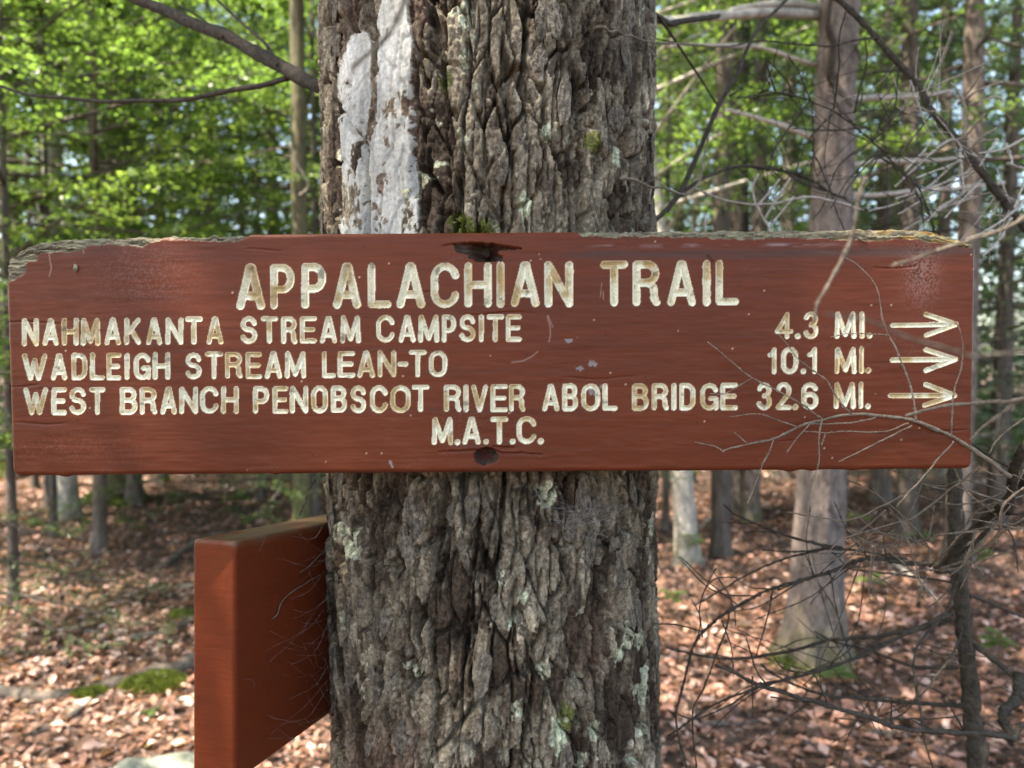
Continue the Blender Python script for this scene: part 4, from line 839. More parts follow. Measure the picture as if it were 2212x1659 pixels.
ptw([[(1720, 1360), (1700, 1300), (1650, 1150), (1600, 1050), (1520, 980), (1400, 850), (1260, 730), (1130, 630), (1000, 570), (940, 420), (870, 310)], [(1000, 570), (850, 530), (700, 540), (580, 555)], [(1130, 620), (1160, 400), (1165, 200), (1200, 60)], [(1250, 640), (1280, 500), (1320, 350), (1310, 210)], [(1120, 650), (1000, 780), (940, 900), (900, 1050), (880, 1100)], [(1250, 860), (1150, 960), (1080, 1150), (1010, 1250)], [(830, 960), (950, 1040), (1100, 1090), (1250, 1160), (1330, 1200)],
     [(1400, 850), (1240, 990), (1110, 1190)], [(1000, 570), (860, 750), (790, 860), (780, 960), (820, 1000)], [(1520, 980), (1380, 900), (1250, 1020), (1180, 1130)], [(1010, 850), (1100, 1060), (1160, 1240), (1200, 1320)], [(800, 520), (740, 340)], [(900, 540), (850, 440), (740, 330)], [(700, 540), (770, 480), (650, 410)], [(1260, 730), (1100, 740), (900, 730)], [(1600, 1050), (1480, 1200), (1240, 1310)], [(1390, 870), (1330, 1000), (1230, 1180)]], 1.2, 1.08, .0014, .0008, 'twig_dark', 5)
ptw([[(760, 1330), (760, 1290), (700, 1190), (670, 1080), (700, 990)], [(700, 1170), (820, 1020)], [(740, 1240), (880, 1015)], [(780, 1270), (900, 1120)], [(400, 1330), (395, 1210)], [(1300, 1190), (1000, 1120), (760, 1160), (560, 1150), (330, 1070)]], 1.1, 1.1, .0020, .0014, 'twig_white', 6)

rsq = np.random.RandomState(15)
def tangle(parent, off, seg, num, L0, L1, mat, rr=.0009, down=.0):
    for k in range(num):
        a_, b_ = seg[rsq.randint(len(seg))]; s = a_ + (b_ - a_) * rsq.rand(); dv = b_ - a_; dv /= np.linalg.norm(dv)
        t = unit_(dv * rsq.uniform(-.4, .9) + rsq.randn(3) * np.array([.7, .35, .8]) + np.array([0, 0, -down])); L = rsq.uniform(L0, L1)
        kink = rsq.randn(3) * L * .06; mb = MB(); tube(mb, np.array([s, s + t * L * .5 + kink, s + t * L]) - off, rr * rsq.uniform(.8, 1.4), rr * .6, 5, .008, .16, .005, 900 + k, .0006, 3); ob('twig', mb.mesh('twig'), M[mat], parent)
def unit_(v): return v / np.linalg.norm(v)
def segs(fn, pts, d0, d1): q = PL(fn, pts, d0, d1); return list(zip(q[:-1], q[1:]))
SG = segs(z3, [(600, 560), (900, 540), (1130, 630), (1400, 850), (1600, 1050), (1700, 1300)], 1.2, 1.1) + segs(z3, [(250, 1110), (560, 950), (830, 965), (1110, 1090)], 1.15, 1.25) + segs(z3, [(1500, 360), (1470, 655), (1350, 800)], 1.25, 1.2)
tangle(pole, foot, SG, 75, .05, .18, 'twig_dark', .0007)
SG = segs(z3, [(1480, 340), (1700, 640), (2000, 1010), (2212, 1290)], 1.27, 1.2)
tangle(pole, foot, SG, 36, .05, .16, 'twig_white', .0009)
SG = segs(z8, [(1650, 520), (1300, 490), (1000, 595), (600, 740), (330, 970)], 1.0, .88) + segs(z8, [(1790, 560), (1850, 380), (2060, 190)], 1.05, .78) + segs(z8, [(1760, 830), (1400, 920), (900, 1000), (330, 1025)], 1.1, 1.25) + segs(z8, [(1600, 870), (1250, 1040), (780, 1180)], 1.1, 1.0) + segs(z8, [(1840, 1310), (1300, 1275), (880, 1190)], 1.1, 1.2)
sbr = ob('branch', None, None, sap); tangle(sbr, sap_base, SG, 65, .05, .18, 'twig_dark', .0008)
SG = segs(z8, [(1880, 20), (1560, 260), (1130, 400)], .76, .76) + segs(z8, [(2165, 330), (1800, 345), (1230, 445)], .7, .86) + segs(z8, [(1960, 260), (2130, 90), (2230, -10)], .8, .74)
tangle(sbr, sap_base, SG, 30, .03, .09, 'twig_pale', .0008)

# ------------------------------------------------------------------ dangling twigs close to the viewer, from a bough above the frame
ob_ = ob('overhanging_twig', None, loc=(0, .35, 2.1)); tag(ob_, 'blurred pale dead twig hanging in front of the bark from above', 'twig')
def ov(parent, pts, d0, d1, r0, r1, seed, o0):
    mb = MB(); tube(mb, np.array(PL(lambda x, y: (x, y), pts, d0, d1)) - o0, r0, r1, 6, .006, .1, .004, seed, .0006); return ob('twig', mb.mesh('twig'), M['twig_pale'], parent)
o0 = np.array((0, .35, 2.1))
ov(ob_, [(1000, -400), (950, -150), (875, 0), (840, 75), (790, 120), (760, 150)], .34, .32, .0016, .0009, 3, o0)
limb(li, PL(lambda x, y: (x, y), [(1612, 105), (1530, 98), (1420, 92), (1350, 75), (1290, 60)], 1.22, .46), .0016, .0008, 'twig', 'twig_pale', offs, 12, .004)
limb(li, PL(lambda x, y: (x, y), [(1530, 300), (1500, 410), (1420, 402), (1340, 388)], 1.15, .46), .0016, .0008, 'twig', 'twig_pale', offs, 13, .004)
# ------------------------------------------------------------------ foliage
def leaf_quads(Cn, A, B):
    n_ = len(Cn); V = np.stack([Cn - A, Cn + B - A * .1, Cn + A, Cn - B - A * .1], 1).reshape(-1, 3)
    return V, np.arange(n_ * 4).reshape(-1, 4)
def unit(v): return v / (np.linalg.norm(v, axis=-1, keepdims=True) + 1e-12)
def crown(name, seed, h0, h1, rmax, nb, twigs, leaves, lsize, asp, droop, flat, kind, taper=.7, inner=.15):
    """branches round an upright stem; side twigs along each, leaves along each twig"""
    rs = np.random.RandomState(seed); Cn, Ax, Bx, Tn = [], [], [], []; wood = []
    for i in range(nb):
        t = (i + rs.rand()) / nb; z = h0 + (h1 - h0) * t; az = i * 2.399 + rs.uniform(-.5, .5)
        if kind == 'cone': L = rmax * (1 - t) ** taper * rs.uniform(.65, 1.1) + .25
        else: L = rmax * math.sqrt(max(.08, 1 - (2 * t - .9) ** 2 * .95)) * rs.uniform(.55, 1.1)
        rise = rs.uniform(-.1, .2) if kind == 'cone' else rs.uniform(.05, .45)
        d = np.array([math.cos(az), math.sin(az), 0]); s_ = np.array([-d[1], d[0], 0])
        s = inner + (1 - inner) * rs.rand(twigs) ** .8
        bp = d * (L * s)[:, None]; bp[:, 2] = z + L * (rise * s - droop * s * s)
        wood.append((np.array([[0, 0, z], d * L * .5 + [0, 0, z + L * (rise * .5 - droop * .25)], d * L * .97 + [0, 0, z + L * (rise - droop)]]), L))
        sg = np.where(rs.rand(twigs) < .5, -1, 1); tl = L * .42 * (1.05 - .75 * s) * rs.uniform(.6, 1.2, twigs) + lsize
        td = unit(d * .65 + s_ * sg[:, None] * rs.uniform(.5, 1.0, (twigs, 1)) + rs.randn(twigs, 3) * np.array([.12, .12, flat]))
        u = rs.rand(twigs, leaves); p = bp[:, None] + td[:, None] * (tl[:, None] * u)[..., None]; p[..., 2] -= .3 * tl[:, None] * u * u * droop
        p += rs.randn(*p.shape) * np.array([.5, .5, .35]) * lsize
        ld = unit(td[:, None] * .7 + rs.randn(twigs, leaves, 3) * np.array([.6, .6, .3])); nm = unit(np.array([0, 0, 1.0]) + rs.randn(twigs, leaves, 3) * (flat * 2.2 + .15))
        ld = unit(ld - nm * (ld * nm).sum(-1, keepdims=True)); w_ = np.cross(nm, ld); sz = lsize * rs.uniform(.6, 1.25, (twigs, leaves, 1))
        Cn.append(p.reshape(-1, 3)); Ax.append((ld * sz * .5).reshape(-1, 3)); Bx.append((w_ * sz * .5 * asp).reshape(-1, 3))
        tb_ = rs.rand() * .5 + .5 * rs.rand(twigs, leaves); Tn.append(tb_.ravel())
    V, Q = leaf_quads(np.concatenate(Cn), np.concatenate(Ax), np.concatenate(Bx)); tn = np.repeat(np.concatenate(Tn), 4)
    return mesh_np(name, V, Q, None, False, {'tone': tn}), wood
def stem_mesh(name, pts, r0, r1, wood=(), seed=0, flare=.5, sides=20, step=.12, rough=.11, wr=.009):
    mb = MB(); c = spline(pts, step); n_ = len(c); s = np.linspace(0, 1, n_)
    r = r0 + (r1 - r0) * s; zrel = c[:, 2] - c[0, 2]; r = r * (1 + flare * np.exp(-np.maximum(zrel - .03, 0) / (r0 * 1.2)))
    a = np.linspace(0, 2 * math.pi, sides, endpoint=False); A2, C2 = np.meshgrid(a, zrel)
    bumps = 1 + rough * (fbm(np.cos(A2) * 3 + 5, np.sin(A2) * 3 + C2 * 1.5, seed, 3) + .6 * fbm(A2 * sides / 6.3 * .5, C2 * 4, seed + 3, 2)) + .12 * np.exp(-C2 / (r0 * 1.6)) * np.cos(A2 * 5 + seed)
    ring = c[:, None] + (r[:, None] * bumps)[..., None] * np.stack([np.cos(A2), np.sin(A2), 0 * A2], -1)
    i = np.arange(n_ - 1)[:, None] * sides; j = np.arange(sides)[None]; j2 = (j + 1) % sides
    mb.add(ring.reshape(-1, 3), np.stack([i + j, i + j2, i + sides + j2, i + sides + j], -1).reshape(-1, 4))
    for k, (w_, L) in enumerate(wood):
        cx = np.interp(w_[0, 2], c[:, 2], c[:, 0]); cy = np.interp(w_[0, 2], c[:, 2], c[:, 1])
        tube(mb, w_ + [cx, cy, 0], wr * max(.5, L), .0025, 4, .25, .1, 0, seed + k, .015)
    return mb.mesh(name)
CR = {}
def mk(key, mat, *a, **k):
    me, wood = crown(key, *a, **k); me.materials.append(M[mat]); CR[key] = (me, wood)
# tall canopy crowns (base at their own foot)
mk('canopy_con', 'leaf_dark', 1, 4.2, 13, 1.6, 60, 16, 7, .08, .42, .25, .18, 'cone')
mk('canopy_own', 'leaf_mid', 12, 4.8, 12, 3.0, 80, 24, 14, .085, .42, .30, .18, 'cone')
mk('canopy_con2', 'leaf_mid', 2, 3.6, 12, 1.6, 60, 18, 8, .085, .42, .30, .18, 'cone')
mk('canopy_dec', 'leaf_bright', 3, 4.6, 11.5, 2.0, 40, 20, 9, .085, .62, .10, .3, 'round')
# understorey, leafy down to eye level
mk('under_hem', 'leaf_mid', 4, .5, 5.6, 1.75, 66, 34, 26, .026, .32, .22, .12, 'cone', taper=.55)
mk('under_hem2', 'leaf_dark', 5, .6, 6.5, 1.7, 66, 32, 25, .027, .32, .25, .14, 'cone', taper=.55)
mk('under_beech', 'leaf_bright', 6, .9, 4.8, 1.7, 40, 30, 22, .04, .62, .08, .16, 'round')
mk('under_beech2', 'leaf_bright', 7, 1.4, 6.2, 2.1, 42, 32, 22, .042, .62, .10, .2, 'round')
GRP = {'c': 'tall trees standing in the wood', 'u': 'leafy young trees in the understorey'}
rst = np.random.RandomState(77)
STEM = {}
def tree_at(x, y, key, mat, r0, r1, H, label, group, scale=1.0, rz=None, lean=(0, 0), bend=0, sub_mat=None, name='forest_tree'):
    z = float(ground_z(x, y)) - .03
    t = ob(name, None, loc=(x, y, z)); tag(t, label, 'tree', group)
    rz = rst.rand() * 6.28 if rz is None else rz
    me, wood = CR[key]
    pts = [(0, 0, 0), (lean[0] * .3 + bend, lean[1] * .3, H * .3), (lean[0] * .65 - bend, lean[1] * .65, H * .65), (lean[0], lean[1], H)]
    st = stem_mesh('trunk', pts, r0, r1, [(w_ * scale, L) for w_, L in wood], int(rst.randint(999)))
    ob('trunk', st, M[mat], t)
    o_ = bpy.data.objects.new('crown', me); C.objects.link(o_); o_.parent = t; o_.scale = (scale,) * 3; o_.location = (lean[0] * .5, lean[1] * .5, 0)
    return t
def px_xy(px, d): return (px - 1106) / F * d, d
# crown of the sign tree itself
me, wood = CR['canopy_own']; o_ = bpy.data.objects.new('crown', me); C.objects.link(o_); o_.parent = tree; o_.scale = (1.25, 1.25, 1.0); o_.rotation_euler = (0, 0, .6)

# the stout tree on the right
rb = G(1757, 1425); rtop = P(1816, -40, rb[1] / ray(1816, -40)[1]); zb0 = float(ground_z(rb[0], rb[1])) - .04
rt = ob('right_tree', None, loc=(rb[0], rb[1], zb0)); tag(rt, 'stout pinkish grey trunk with a mossy foot standing behind the dead sapling', 'tree')
rt.name = 'mossy_foot_tree'
hr = rtop[2] - zb0; sl_ = (rtop[0] - rb[0]) / hr
me_ = stem_mesh('trunk', [(0, 0, 0), (sl_ * hr * .5, 0, hr * .5), (sl_ * hr, 0, hr), (sl_ * 12, .1, 11.5)], .116, .02, [], 5, .85, 72, .03, .13)
ob('trunk', me_, M['bark_right'], rt)
o_ = bpy.data.objects.new('crown', CR['canopy_con'][0]); C.objects.link(o_); o_.parent = rt; o_.rotation_euler = (0, 0, 2.2); o_.location = (sl_ * 6, 0, 0)
def rl(pts, d0, d1, r0, r1, mat, seed): limb(rt, PL(z3, pts, d0, d1), r0, r1, 'limb', mat, (rb[0], rb[1], zb0), seed, step=.06, wob=.004)
dd = rb[1]
rl([(1060, 95), (900, 80), (700, 75), (520, 90), (360, 95), (200, 120), (60, 100), (-200, 40)], dd, dd - .6, .026, .016, 'bark_pale', 1)
rl([(1100, 60), (900, 20), (600, 40), (480, 110)], dd, dd - .3, .02, .012, 'bark_pale', 2)
rl([(1130, 470), (1110, 400), (1130, 250), (1090, 140), (1110, 0), (1110, -120)], dd - .13, dd - .35, .024, .010, 'twig_dark', 3)
rl([(1100, 410), (1190, 540), (1230, 600)], dd - .14, dd - .3, .016, .008, 'twig_dark', 4)
rl([(1200, 560), (1400, 555), (1620, 545), (1800, 520)], dd, dd + .1, .016, .010, 'bark_pale', 5)
rl([(1100, 800), (950, 760), (800, 700), (650, 650), (520, 625)], dd, dd - .2, .015, .008, 'twig_white', 6)
rl([(1050, 380), (900, 330), (700, 270), (500, 260), (200, 260)], dd, dd - .4, .012, .006, 'twig_white', 7)
rl([(1200, 940), (1400, 915), (1700, 910), (1900, 880)], dd, dd + .2, .012, .007, 'twig_white', 8)
rl([(1150, 1080), (1300, 1110), (1600, 1085), (1800, 1070), (2100, 1040)], dd, dd + .2, .012, .007, 'twig_white', 9)
rl([(1250, 250), (1280, 330), (1290, 380)], dd - .12, dd - .2, .008, .005, 'twig_dark', 10)

# trunks one can tell apart behind the sign (photo x, depth, half-width px at top, material, crown, label)
L_ = [
 (648, 4.6, 17, 'bark_moss', 'canopy_con', 'dark green mossy trunk beside the sign tree with a forked pale twig', (-.05, 0), .02),
 (285, 7.2, 14, 'bark_dark', 'canopy_con2', 'dark brown trunk standing between two thinner stems beyond the chipped sign corner', (0, 0), .02),
 (345, 8.4, 10, 'bark_dark', 'canopy_con', 'slim dark trunk beside the brown trunk in the wood beyond the chipped corner', (.1, 0), 0),
 (207, 5.6, 13, 'bark_brown', 'under_beech', 'brown trunk with crossing pale dead branches beyond the chipped sign corner', (.05, 0), .02),
 (445, 9.5, 9, 'bark_brown', 'canopy_dec', 'thin grey brown stem rising among pale green leaves', (.2, 0), .03),
 (235, 8.0, 12, 'bark_pale', 'canopy_dec', 'pale grey trunk rising above the bright leafy boughs', (-.1, 0), 0),
 (528, 10.5, 10, 'bark_dark', 'under_hem2', 'short looking dark trunk far back near the mossy trunk', (0, 0), .02),
 (1560, 5.4, 18, 'bark_dark', 'canopy_con', 'dark crooked trunk between the sign tree and the stout mossy footed tree', (.25, 0), -.08),
 (1625, 6.6, 16, 'bark_right', 'canopy_con2', 'sunlit pinkish trunk beside the dark crooked one', (.1, 0), .02),
 (1965, 5.8, 20, 'bark_dark', 'canopy_con', 'dark straight trunk behind the leaning dead stem', (-.2, 0), .02),
 (2078, 5.2, 22, 'bark_brown', 'canopy_con2', 'brown trunk behind the right end of the trail sign', (.05, 0), .02),
 (1490, 5.2, 22, 'bark_pale', 'under_beech2', 'pale sunlit trunk seen below the sign beside the big trunk', (-.6, 0), .03),
 (1590, 6.8, 24, 'bark_dark', 'canopy_con', 'wide dark trunk seen below the sign behind the pale trunk', (0, 0), 0),
 (140, 6.6, 20, 'bark_pale', 'canopy_con', 'pale lit trunk with mossy green foot below the left end of the sign', (-.35, 0), .02),
 (250, 7.4, 34, 'bark_moss', 'canopy_con2', 'broad mossy old trunk beside the pale lit trunk', (.3, 0), .02),
 (1905, 7.5, 18, 'bark_brown', 'under_hem2', 'brown trunk in shade behind the dead sapling', (0, 0), .03),
 (2160, 6.2, 18, 'bark_dark', 'under_hem2', 'dark trunk beyond the right end of the trail sign', (.1, 0), 0),
 (2030, 9.0, 14, 'bark_brown', 'canopy_con', 'slim brown trunk far back behind the dead sapling', (0, 0), .02),
 (1690, 8.8, 16, 'bark_brown', 'canopy_dec', 'slim trunk far back beside the stout mossy footed tree', (.1, 0), .02),
 (30, 8.8, 15, 'bark_brown', 'canopy_dec', 'brown trunk far back beyond the left end of the sign', (0, 0), .02),
 (590, 12.0, 14, 'bark_brown', 'canopy_con', 'far trunk close beside the sign tree in the left wood', (0, 0), .02),
 (1460, 11.0, 14, 'bark_dark', 'canopy_con2', 'far dark trunk close beside the right edge of the sign tree', (0, 0), .02),
]
for px, d, hw, mat, ck_, lab, lean, bend in L_:
    x, y = px_xy(px, d); rr_ = hw / F * d
    H = 12 if 'canopy' in ck_ else 6
    tree_at(x, y, ck_, mat, rr_ * 1.12, rr_ * .35, H, lab, None, 1.0 + .1 * rst.randn(), None, lean, bend)
# young leafy trees of the understorey
SN = ['the mossy trunk by the sign tree', 'the dark brown trunk', 'the slim dark trunk', 'the brown trunk with dead branches', 'the thin grey stem', 'the pale grey trunk', 'the short dark trunk', 'the dark crooked trunk', 'the sunlit pinkish trunk', 'the dark straight trunk', 'the brown trunk right of the sign', 'the pale sunlit trunk', 'the wide dark trunk', 'the pale mossy footed trunk', 'the broad mossy trunk', 'the shaded brown trunk', 'the dark trunk at the sign end', 'the slim brown far trunk', 'the slim far trunk', 'the far left brown trunk', 'the far trunk by the sign tree', 'the far dark trunk']
SHORT = [(*px_xy(q[0], q[1]), s_) for q, s_ in zip(L_, SN)]; SEEN = {}
U1 = 'bright leafy young broadleaf tree'
U2 = 'soft green young hemlock'
UB = 'dense unseen young conifer added to block low light on the sign'  # unseen trees added behind and beside the viewer to cut low skylight
U3 = 'shady dark green young conifer'
for x, y, k_, s, lab in ((-3.05, 4.3, 'under_beech', .95, U1), (-1.55, 5.6, 'under_hem', 1.0, U2), (-3.9, 6.0, 'under_beech2', 1.0, U1), (-2.7, 7.6, 'under_hem', 1.1, U2), (-1.0, 7.9, 'under_beech2', 1.0, U1), (-5.4, 8.0, 'under_hem', 1.2, U2), (-4.4, 9.8, 'under_beech2', 1.2, U1), (-2.0, 10.4, 'under_hem', 1.3, U2), (-3.3, 3.2, 'under_hem', .8, U2), (-3.75, 5.3, 'under_beech2', .9, U1), (-4.6, 7.0, 'under_hem', 1.1, U2), (-.9, 9.6, 'under_hem', 1.2, U2), (-5.8, 5.2, 'under_beech2', 1.0, U1), (-1.9, 6.6, 'under_beech', 1.0, U1), (-6.6, 10.5, 'under_beech2', 1.2, U1), (-3.4, 12.5, 'under_beech2', 1.4, U1), (-.3, 11.5, 'under_hem', 1.4, U2), (-7.5, 13, 'under_hem', 1.4, U2),
                       (1.35, 6.2, 'under_hem2', 1.0, U3), (3.2, 6.8, 'under_hem2', 1.0, U3), (2.2, 8.6, 'under_hem2', 1.15, U3), (4.6, 8.2, 'under_hem2', 1.2, U3), (5.2, 6.0, 'under_hem2', 1.0, U3), (3.6, 10.6, 'under_beech2', 1.3, U1), (1.6, 11.2, 'under_beech2', 1.3, U1), (5.8, 11, 'under_beech2', 1.4, U1), (2.8, 13.4, 'under_hem', 1.5, U2), (7.4, 9.2, 'under_hem2', 1.3, U3), (8.4, 13, 'under_hem', 1.4, U2), (5.0, 14, 'under_beech2', 1.5, U1), (-6.2, 12.0, 'under_hem', 1.5, U2), (-4.9, 11.4, 'under_hem', 1.4, U2), (-3.0, 11.0, 'under_hem2', 1.4, U3), (-1.5, 12.6, 'under_hem', 1.5, U2), (.9, 12.8, 'under_hem2', 1.5, U3), (4.2, 12.4, 'under_hem', 1.5, U2), (6.6, 12.6, 'under_hem2', 1.5, U3), (-8.6, 11.2, 'under_beech2', 1.5, U1), (9.3, 11.4, 'under_hem2', 1.5, U3),
                       (-2.2, -2.4, 'under_hem2', 1.2, UB), (.6, -3.2, 'under_hem2', 1.3, UB), (2.7, -2.2, 'under_hem2', 1.2, UB), (-4.2, -.6, 'under_hem2', 1.1, UB), (3.8, .1, 'under_hem2', 1.1, UB)):
    if lab != UB:
        near = min(SHORT, key=lambda q: (q[0] - x) ** 2 + (q[1] - y) ** 2); key = (lab, near[2]); nth = SEEN.get(key, 0); SEEN[key] = nth + 1
        lab = lab + (' growing near ', ' standing a little apart from ', ' filling the gap behind ', ' beyond ')[min(nth, 3)] + near[2]
    tree_at(x, y, k_, 'bark_dark', .032 * s, .008, 5.2 * s, lab, GRP['u'], s, name='young_tree')
# tall trees added for canopy shade; those beside and behind the viewer are unseen
T1 = 'tall straight conifer added to the wood for its canopy'
for x, y, k_, s in ((-3.3, -.9, 'canopy_own', 1.1), (-1.4, -4.0, 'canopy_own', 1.2), (-1.95, 1.55, 'canopy_con2', 1.05), (4.6, 3.4, 'canopy_con', 1.0), (7.0, 6.5, 'canopy_con2', 1.1), (3.4, 16, 'canopy_con', 1.3), (-3.0, 15.5, 'canopy_con2', 1.3), (-8.5, 15, 'canopy_dec', 1.4), (8.5, 16, 'canopy_dec', 1.4), (0.3, 18, 'canopy_dec', 1.5)):
    tree_at(x, y, k_, 'bark_brown', .16 * s, .04, 12, T1 if 'con' in k_ else 'tall spreading tree added to the wood for its canopy', GRP['c'], s)
# the far wood, one mass of foliage
rsf = np.random.RandomState(9); nF = 200000
ang = rsf.uniform(-1.05, 1.05, nF); dF = rsf.uniform(12, 26, nF); cl_ = np.stack([np.sin(ang) * dF, np.cos(ang) * dF, 0 * ang], 1); hF = rsf.rand(nF) ** 1.3 * 13
dens = fbm(cl_[:, 0] * .5 + hF * .2, cl_[:, 1] * .3 + hF * .6, 500, 3); kp = dens > -.2 - .6 * (hF < 6); cl_[:, 2] = hF; cl_ = cl_[kp]; nF = len(cl_)
nm = unit(np.array([0, 0, 1.0]) + rsf.randn(nF, 3) * .6); ld = unit(np.cross(nm, rsf.randn(nF, 3))); sz = (.05 + .08 * rsf.rand(nF))[:, None]
V, Q = leaf_quads(cl_, ld * sz, np.cross(nm, ld) * sz * .55)
tag(ob('far_wood', mesh_np('far_wood', V, Q, None, False, {'tone': np.repeat(rsf.rand(nF), 4)}), M['leaf_mid']), 'distant mass of green foliage closing the view between the trunks', 'foliage', kind='stuff')

# bleached dead branches low in the left wood
def dead(pts, d0, d1, r0, r1, label, seed, mat='twig_white', tw=()):
    q = np.array(PL(lambda x, y: (x, y), pts, d0, d1)); o0 = q[0].copy(); t = ob('dead_branch', None, loc=o0); tag(t, label, 'branch', 'bleached dead branches in the left wood')
    mb = MB(); tube(mb, q - o0, r0, r1, 7, .04, .12, 0, seed, .004); ob('stem', mb.mesh('stem'), M[mat], t)
    for k, (p, a, b_) in enumerate(tw):
        mb = MB(); tube(mb, np.array(PL(lambda x, y: (x, y), p, a, b_)) - o0, r1 * .9, r1 * .6, 6, .03, .12, 0, seed + 3 + k, .003); ob('twig', mb.mesh('twig'), M[mat], t)
dead([(205, 495), (178, 500), (140, 480), (95, 468), (60, 455)], 5.5, 4.2, .012, .009, 'forked bleached branch end just above the chipped corner of the sign', 1, tw=[([(95, 468), (60, 490), (15, 470)], 4.6, 4.3), ([(85, 490), (84, 470), (80, 440)], 4.5, 4.5)])
dead([(207, 412), (140, 410), (70, 412), (-30, 414)], 5.6, 5.2, .014, .010, 'straight level bleached branch from the brown trunk', 2)
dead([(345, 300), (300, 360), (250, 385), (215, 400)], 6.5, 5.7, .010, .014, 'bleached branch sloping down to the brown trunk', 3, tw=[([(300, 360), (330, 330), (380, 280)], 6.3, 6.6)])
dead([(285, 470), (262, 495), (250, 488), (238, 492)], 6.9, 6.4, .010, .008, 'short hooked bleached twig before the dark brown trunk', 4)
dead([(648, 420), (665, 400), (640, 350), (628, 310)], 4.5, 4.3, .007, .006, 'thin curved bleached twig on the mossy trunk', 5)
dead([(440, 400), (435, 380), (418, 355)], 7.5, 7.2, .010, .009, 'short bleached stub against the green leaves', 6)
dead([(648, 310), (560, 330), (480, 345), (400, 345), (330, 310)], 4.6, 5.4, .006, .004, 'long level dead branch from the mossy trunk', 7, 'bark_brown')
dead([(207, 290), (160, 285), (100, 290), (20, 285)], 5.6, 5.0, .010, .007, 'broken level bleached branch among bright leaves', 8)
dead([(235, 120), (180, 150), (100, 215), (20, 235)], 8.0, 6.0, .012, .008, 'grey bare branch drooping from the pale trunk', 9, 'bark_pale')
dead([(235, 60), (320, 52), (400, 60)], 8.0, 7.6, .012, .008, 'short bare branch high on the pale trunk', 10, 'bark_pale')
dead([(30, 100), (60, 70), (90, 22), (120, -20)], 5, 4.6, .012, .010, 'dark forked bare bough in the upper left leaves', 11, 'twig_dark', tw=[([(60, 70), (70, 110), (95, 140)], 4.9, 4.9), ([(30, 100), (0, 108), (-40, 120)], 5, 5), ([(90, 22), (40, 15), (-30, 28)], 4.8, 4.7)])

# ------------------------------------------------------------------ forest floor things
def gtube(pts, r0, r1, name, label, cat, mat, seed, group=None, lift=.3):
    q = np.array([G(*p) for p in pts]); q[:, 2] = ground_z(q[:, 0], q[:, 1]) + np.linspace(r0, r1, len(q)) * lift; o0 = q[0].copy()
    mb = MB(); tube(mb, q - o0, r0, r1, 9, .05, .14, 0, seed, .008); o_ = ob(name, mb.mesh(name), M[mat], loc=o0); tag(o_, label, cat, group); return o_
gtube([(-60, 1490), (0, 1500), (90, 1505), (200, 1488), (300, 1465), (420, 1440), (560, 1400)], .030, .045, 'tree_root', 'long dark root arching along the ground left of the side board', 'root', 'bark_dark', 1)
gtube([(120, 1360), (200, 1372), (280, 1382), (360, 1372), (430, 1330)], .018, .03, 'tree_root', 'grey root half buried in leaves behind the side board', 'root', 'bark_dark', 2)
gtube([(330, 1235), (380, 1200), (430, 1165), (480, 1150)], .018, .03, 'tree_root', 'short dark root rising towards the sign tree above the side board', 'root', 'bark_brown', 3)
gtube([(60, 1585), (130, 1560), (180, 1530)], .014, .02, 'fallen_stick', 'dark stick lying in the leaves beside the lichened rock', 'stick', 'bark_dark', 4)
gtube([(240, 1285), (290, 1276), (330, 1268), (420, 1262)], .012, .014, 'fallen_stick', 'pale broken stick lying among rust brown leaves', 'stick', 'bark_pale', 5)
gtube([(0, 1415), (60, 1410), (110, 1405)], .02, .014, 'fallen_stick', 'dark mossy stick lying in the leaves behind the long root', 'stick', 'bark_moss', 6)
gtube([(160, 1225), (190, 1180), (215, 1130), (222, 1100)], .009, .008, 'fallen_stick', 'thin bleached stick pointing at the pale mossy footed trunk', 'stick', 'twig_white', 7)
gtube([(30, 1260), (80, 1290), (120, 1310)], .010, .008, 'fallen_stick', 'short bleached stick on sunlit leaves', 'stick', 'twig_white', 8)
gtube([(1450, 1180), (1520, 1130), (1560, 1090)], .012, .010, 'fallen_stick', 'bleached stick leaning by the pale sunlit trunk', 'stick', 'twig_white', 9)
gtube([(1930, 1220), (1980, 1250), (2020, 1300)], .016, .012, 'fallen_stick', 'bleached stick lying behind the dead sapling', 'stick', 'twig_white', 10)
rsk = np.random.RandomState(21); sk_lab = ['dark rotting stick in the leaves left of the side board', 'thin brown stick lying across leaf litter behind the side board', 'crooked dark stick near the half buried root', 'short grey stick near the bright moss cushion', 'dark stick below the mossy mound', 'long thin stick in the shade before the far left trunks', 'brown stick lying beside the pale lit trunk', 'dark stick lying under the crossing boughs', 'thin stick near the foot of the dead sapling', 'grey stick between the big trunk and the stout tree', 'short dark stick behind the dead sapling', 'rotten stick lying near the bright green seedling']
for k_, (px, py) in enumerate(((70, 1330), (300, 1340), (230, 1400), (380, 1510), (170, 1190), (60, 1200), (120, 1160), (1580, 1560), (1950, 1580), (1500, 1420), (1980, 1400), (1720, 1530))):
    an = rsk.uniform(-.5, .5); L = rsk.uniform(50, 120); gtube([(px - L * math.cos(an), py + L * .45 * math.sin(an)), (px + rsk.uniform(-8, 8), py + rsk.uniform(-6, 6)), (px + L * math.cos(an), py - L * .45 * math.sin(an))], rsk.uniform(.007, .016), .006, 'fallen_stick', sk_lab[k_], 'stick', ('bark_dark', 'bark_brown', 'twig_dark')[k_ % 3], 60 + k_, lift=.9)
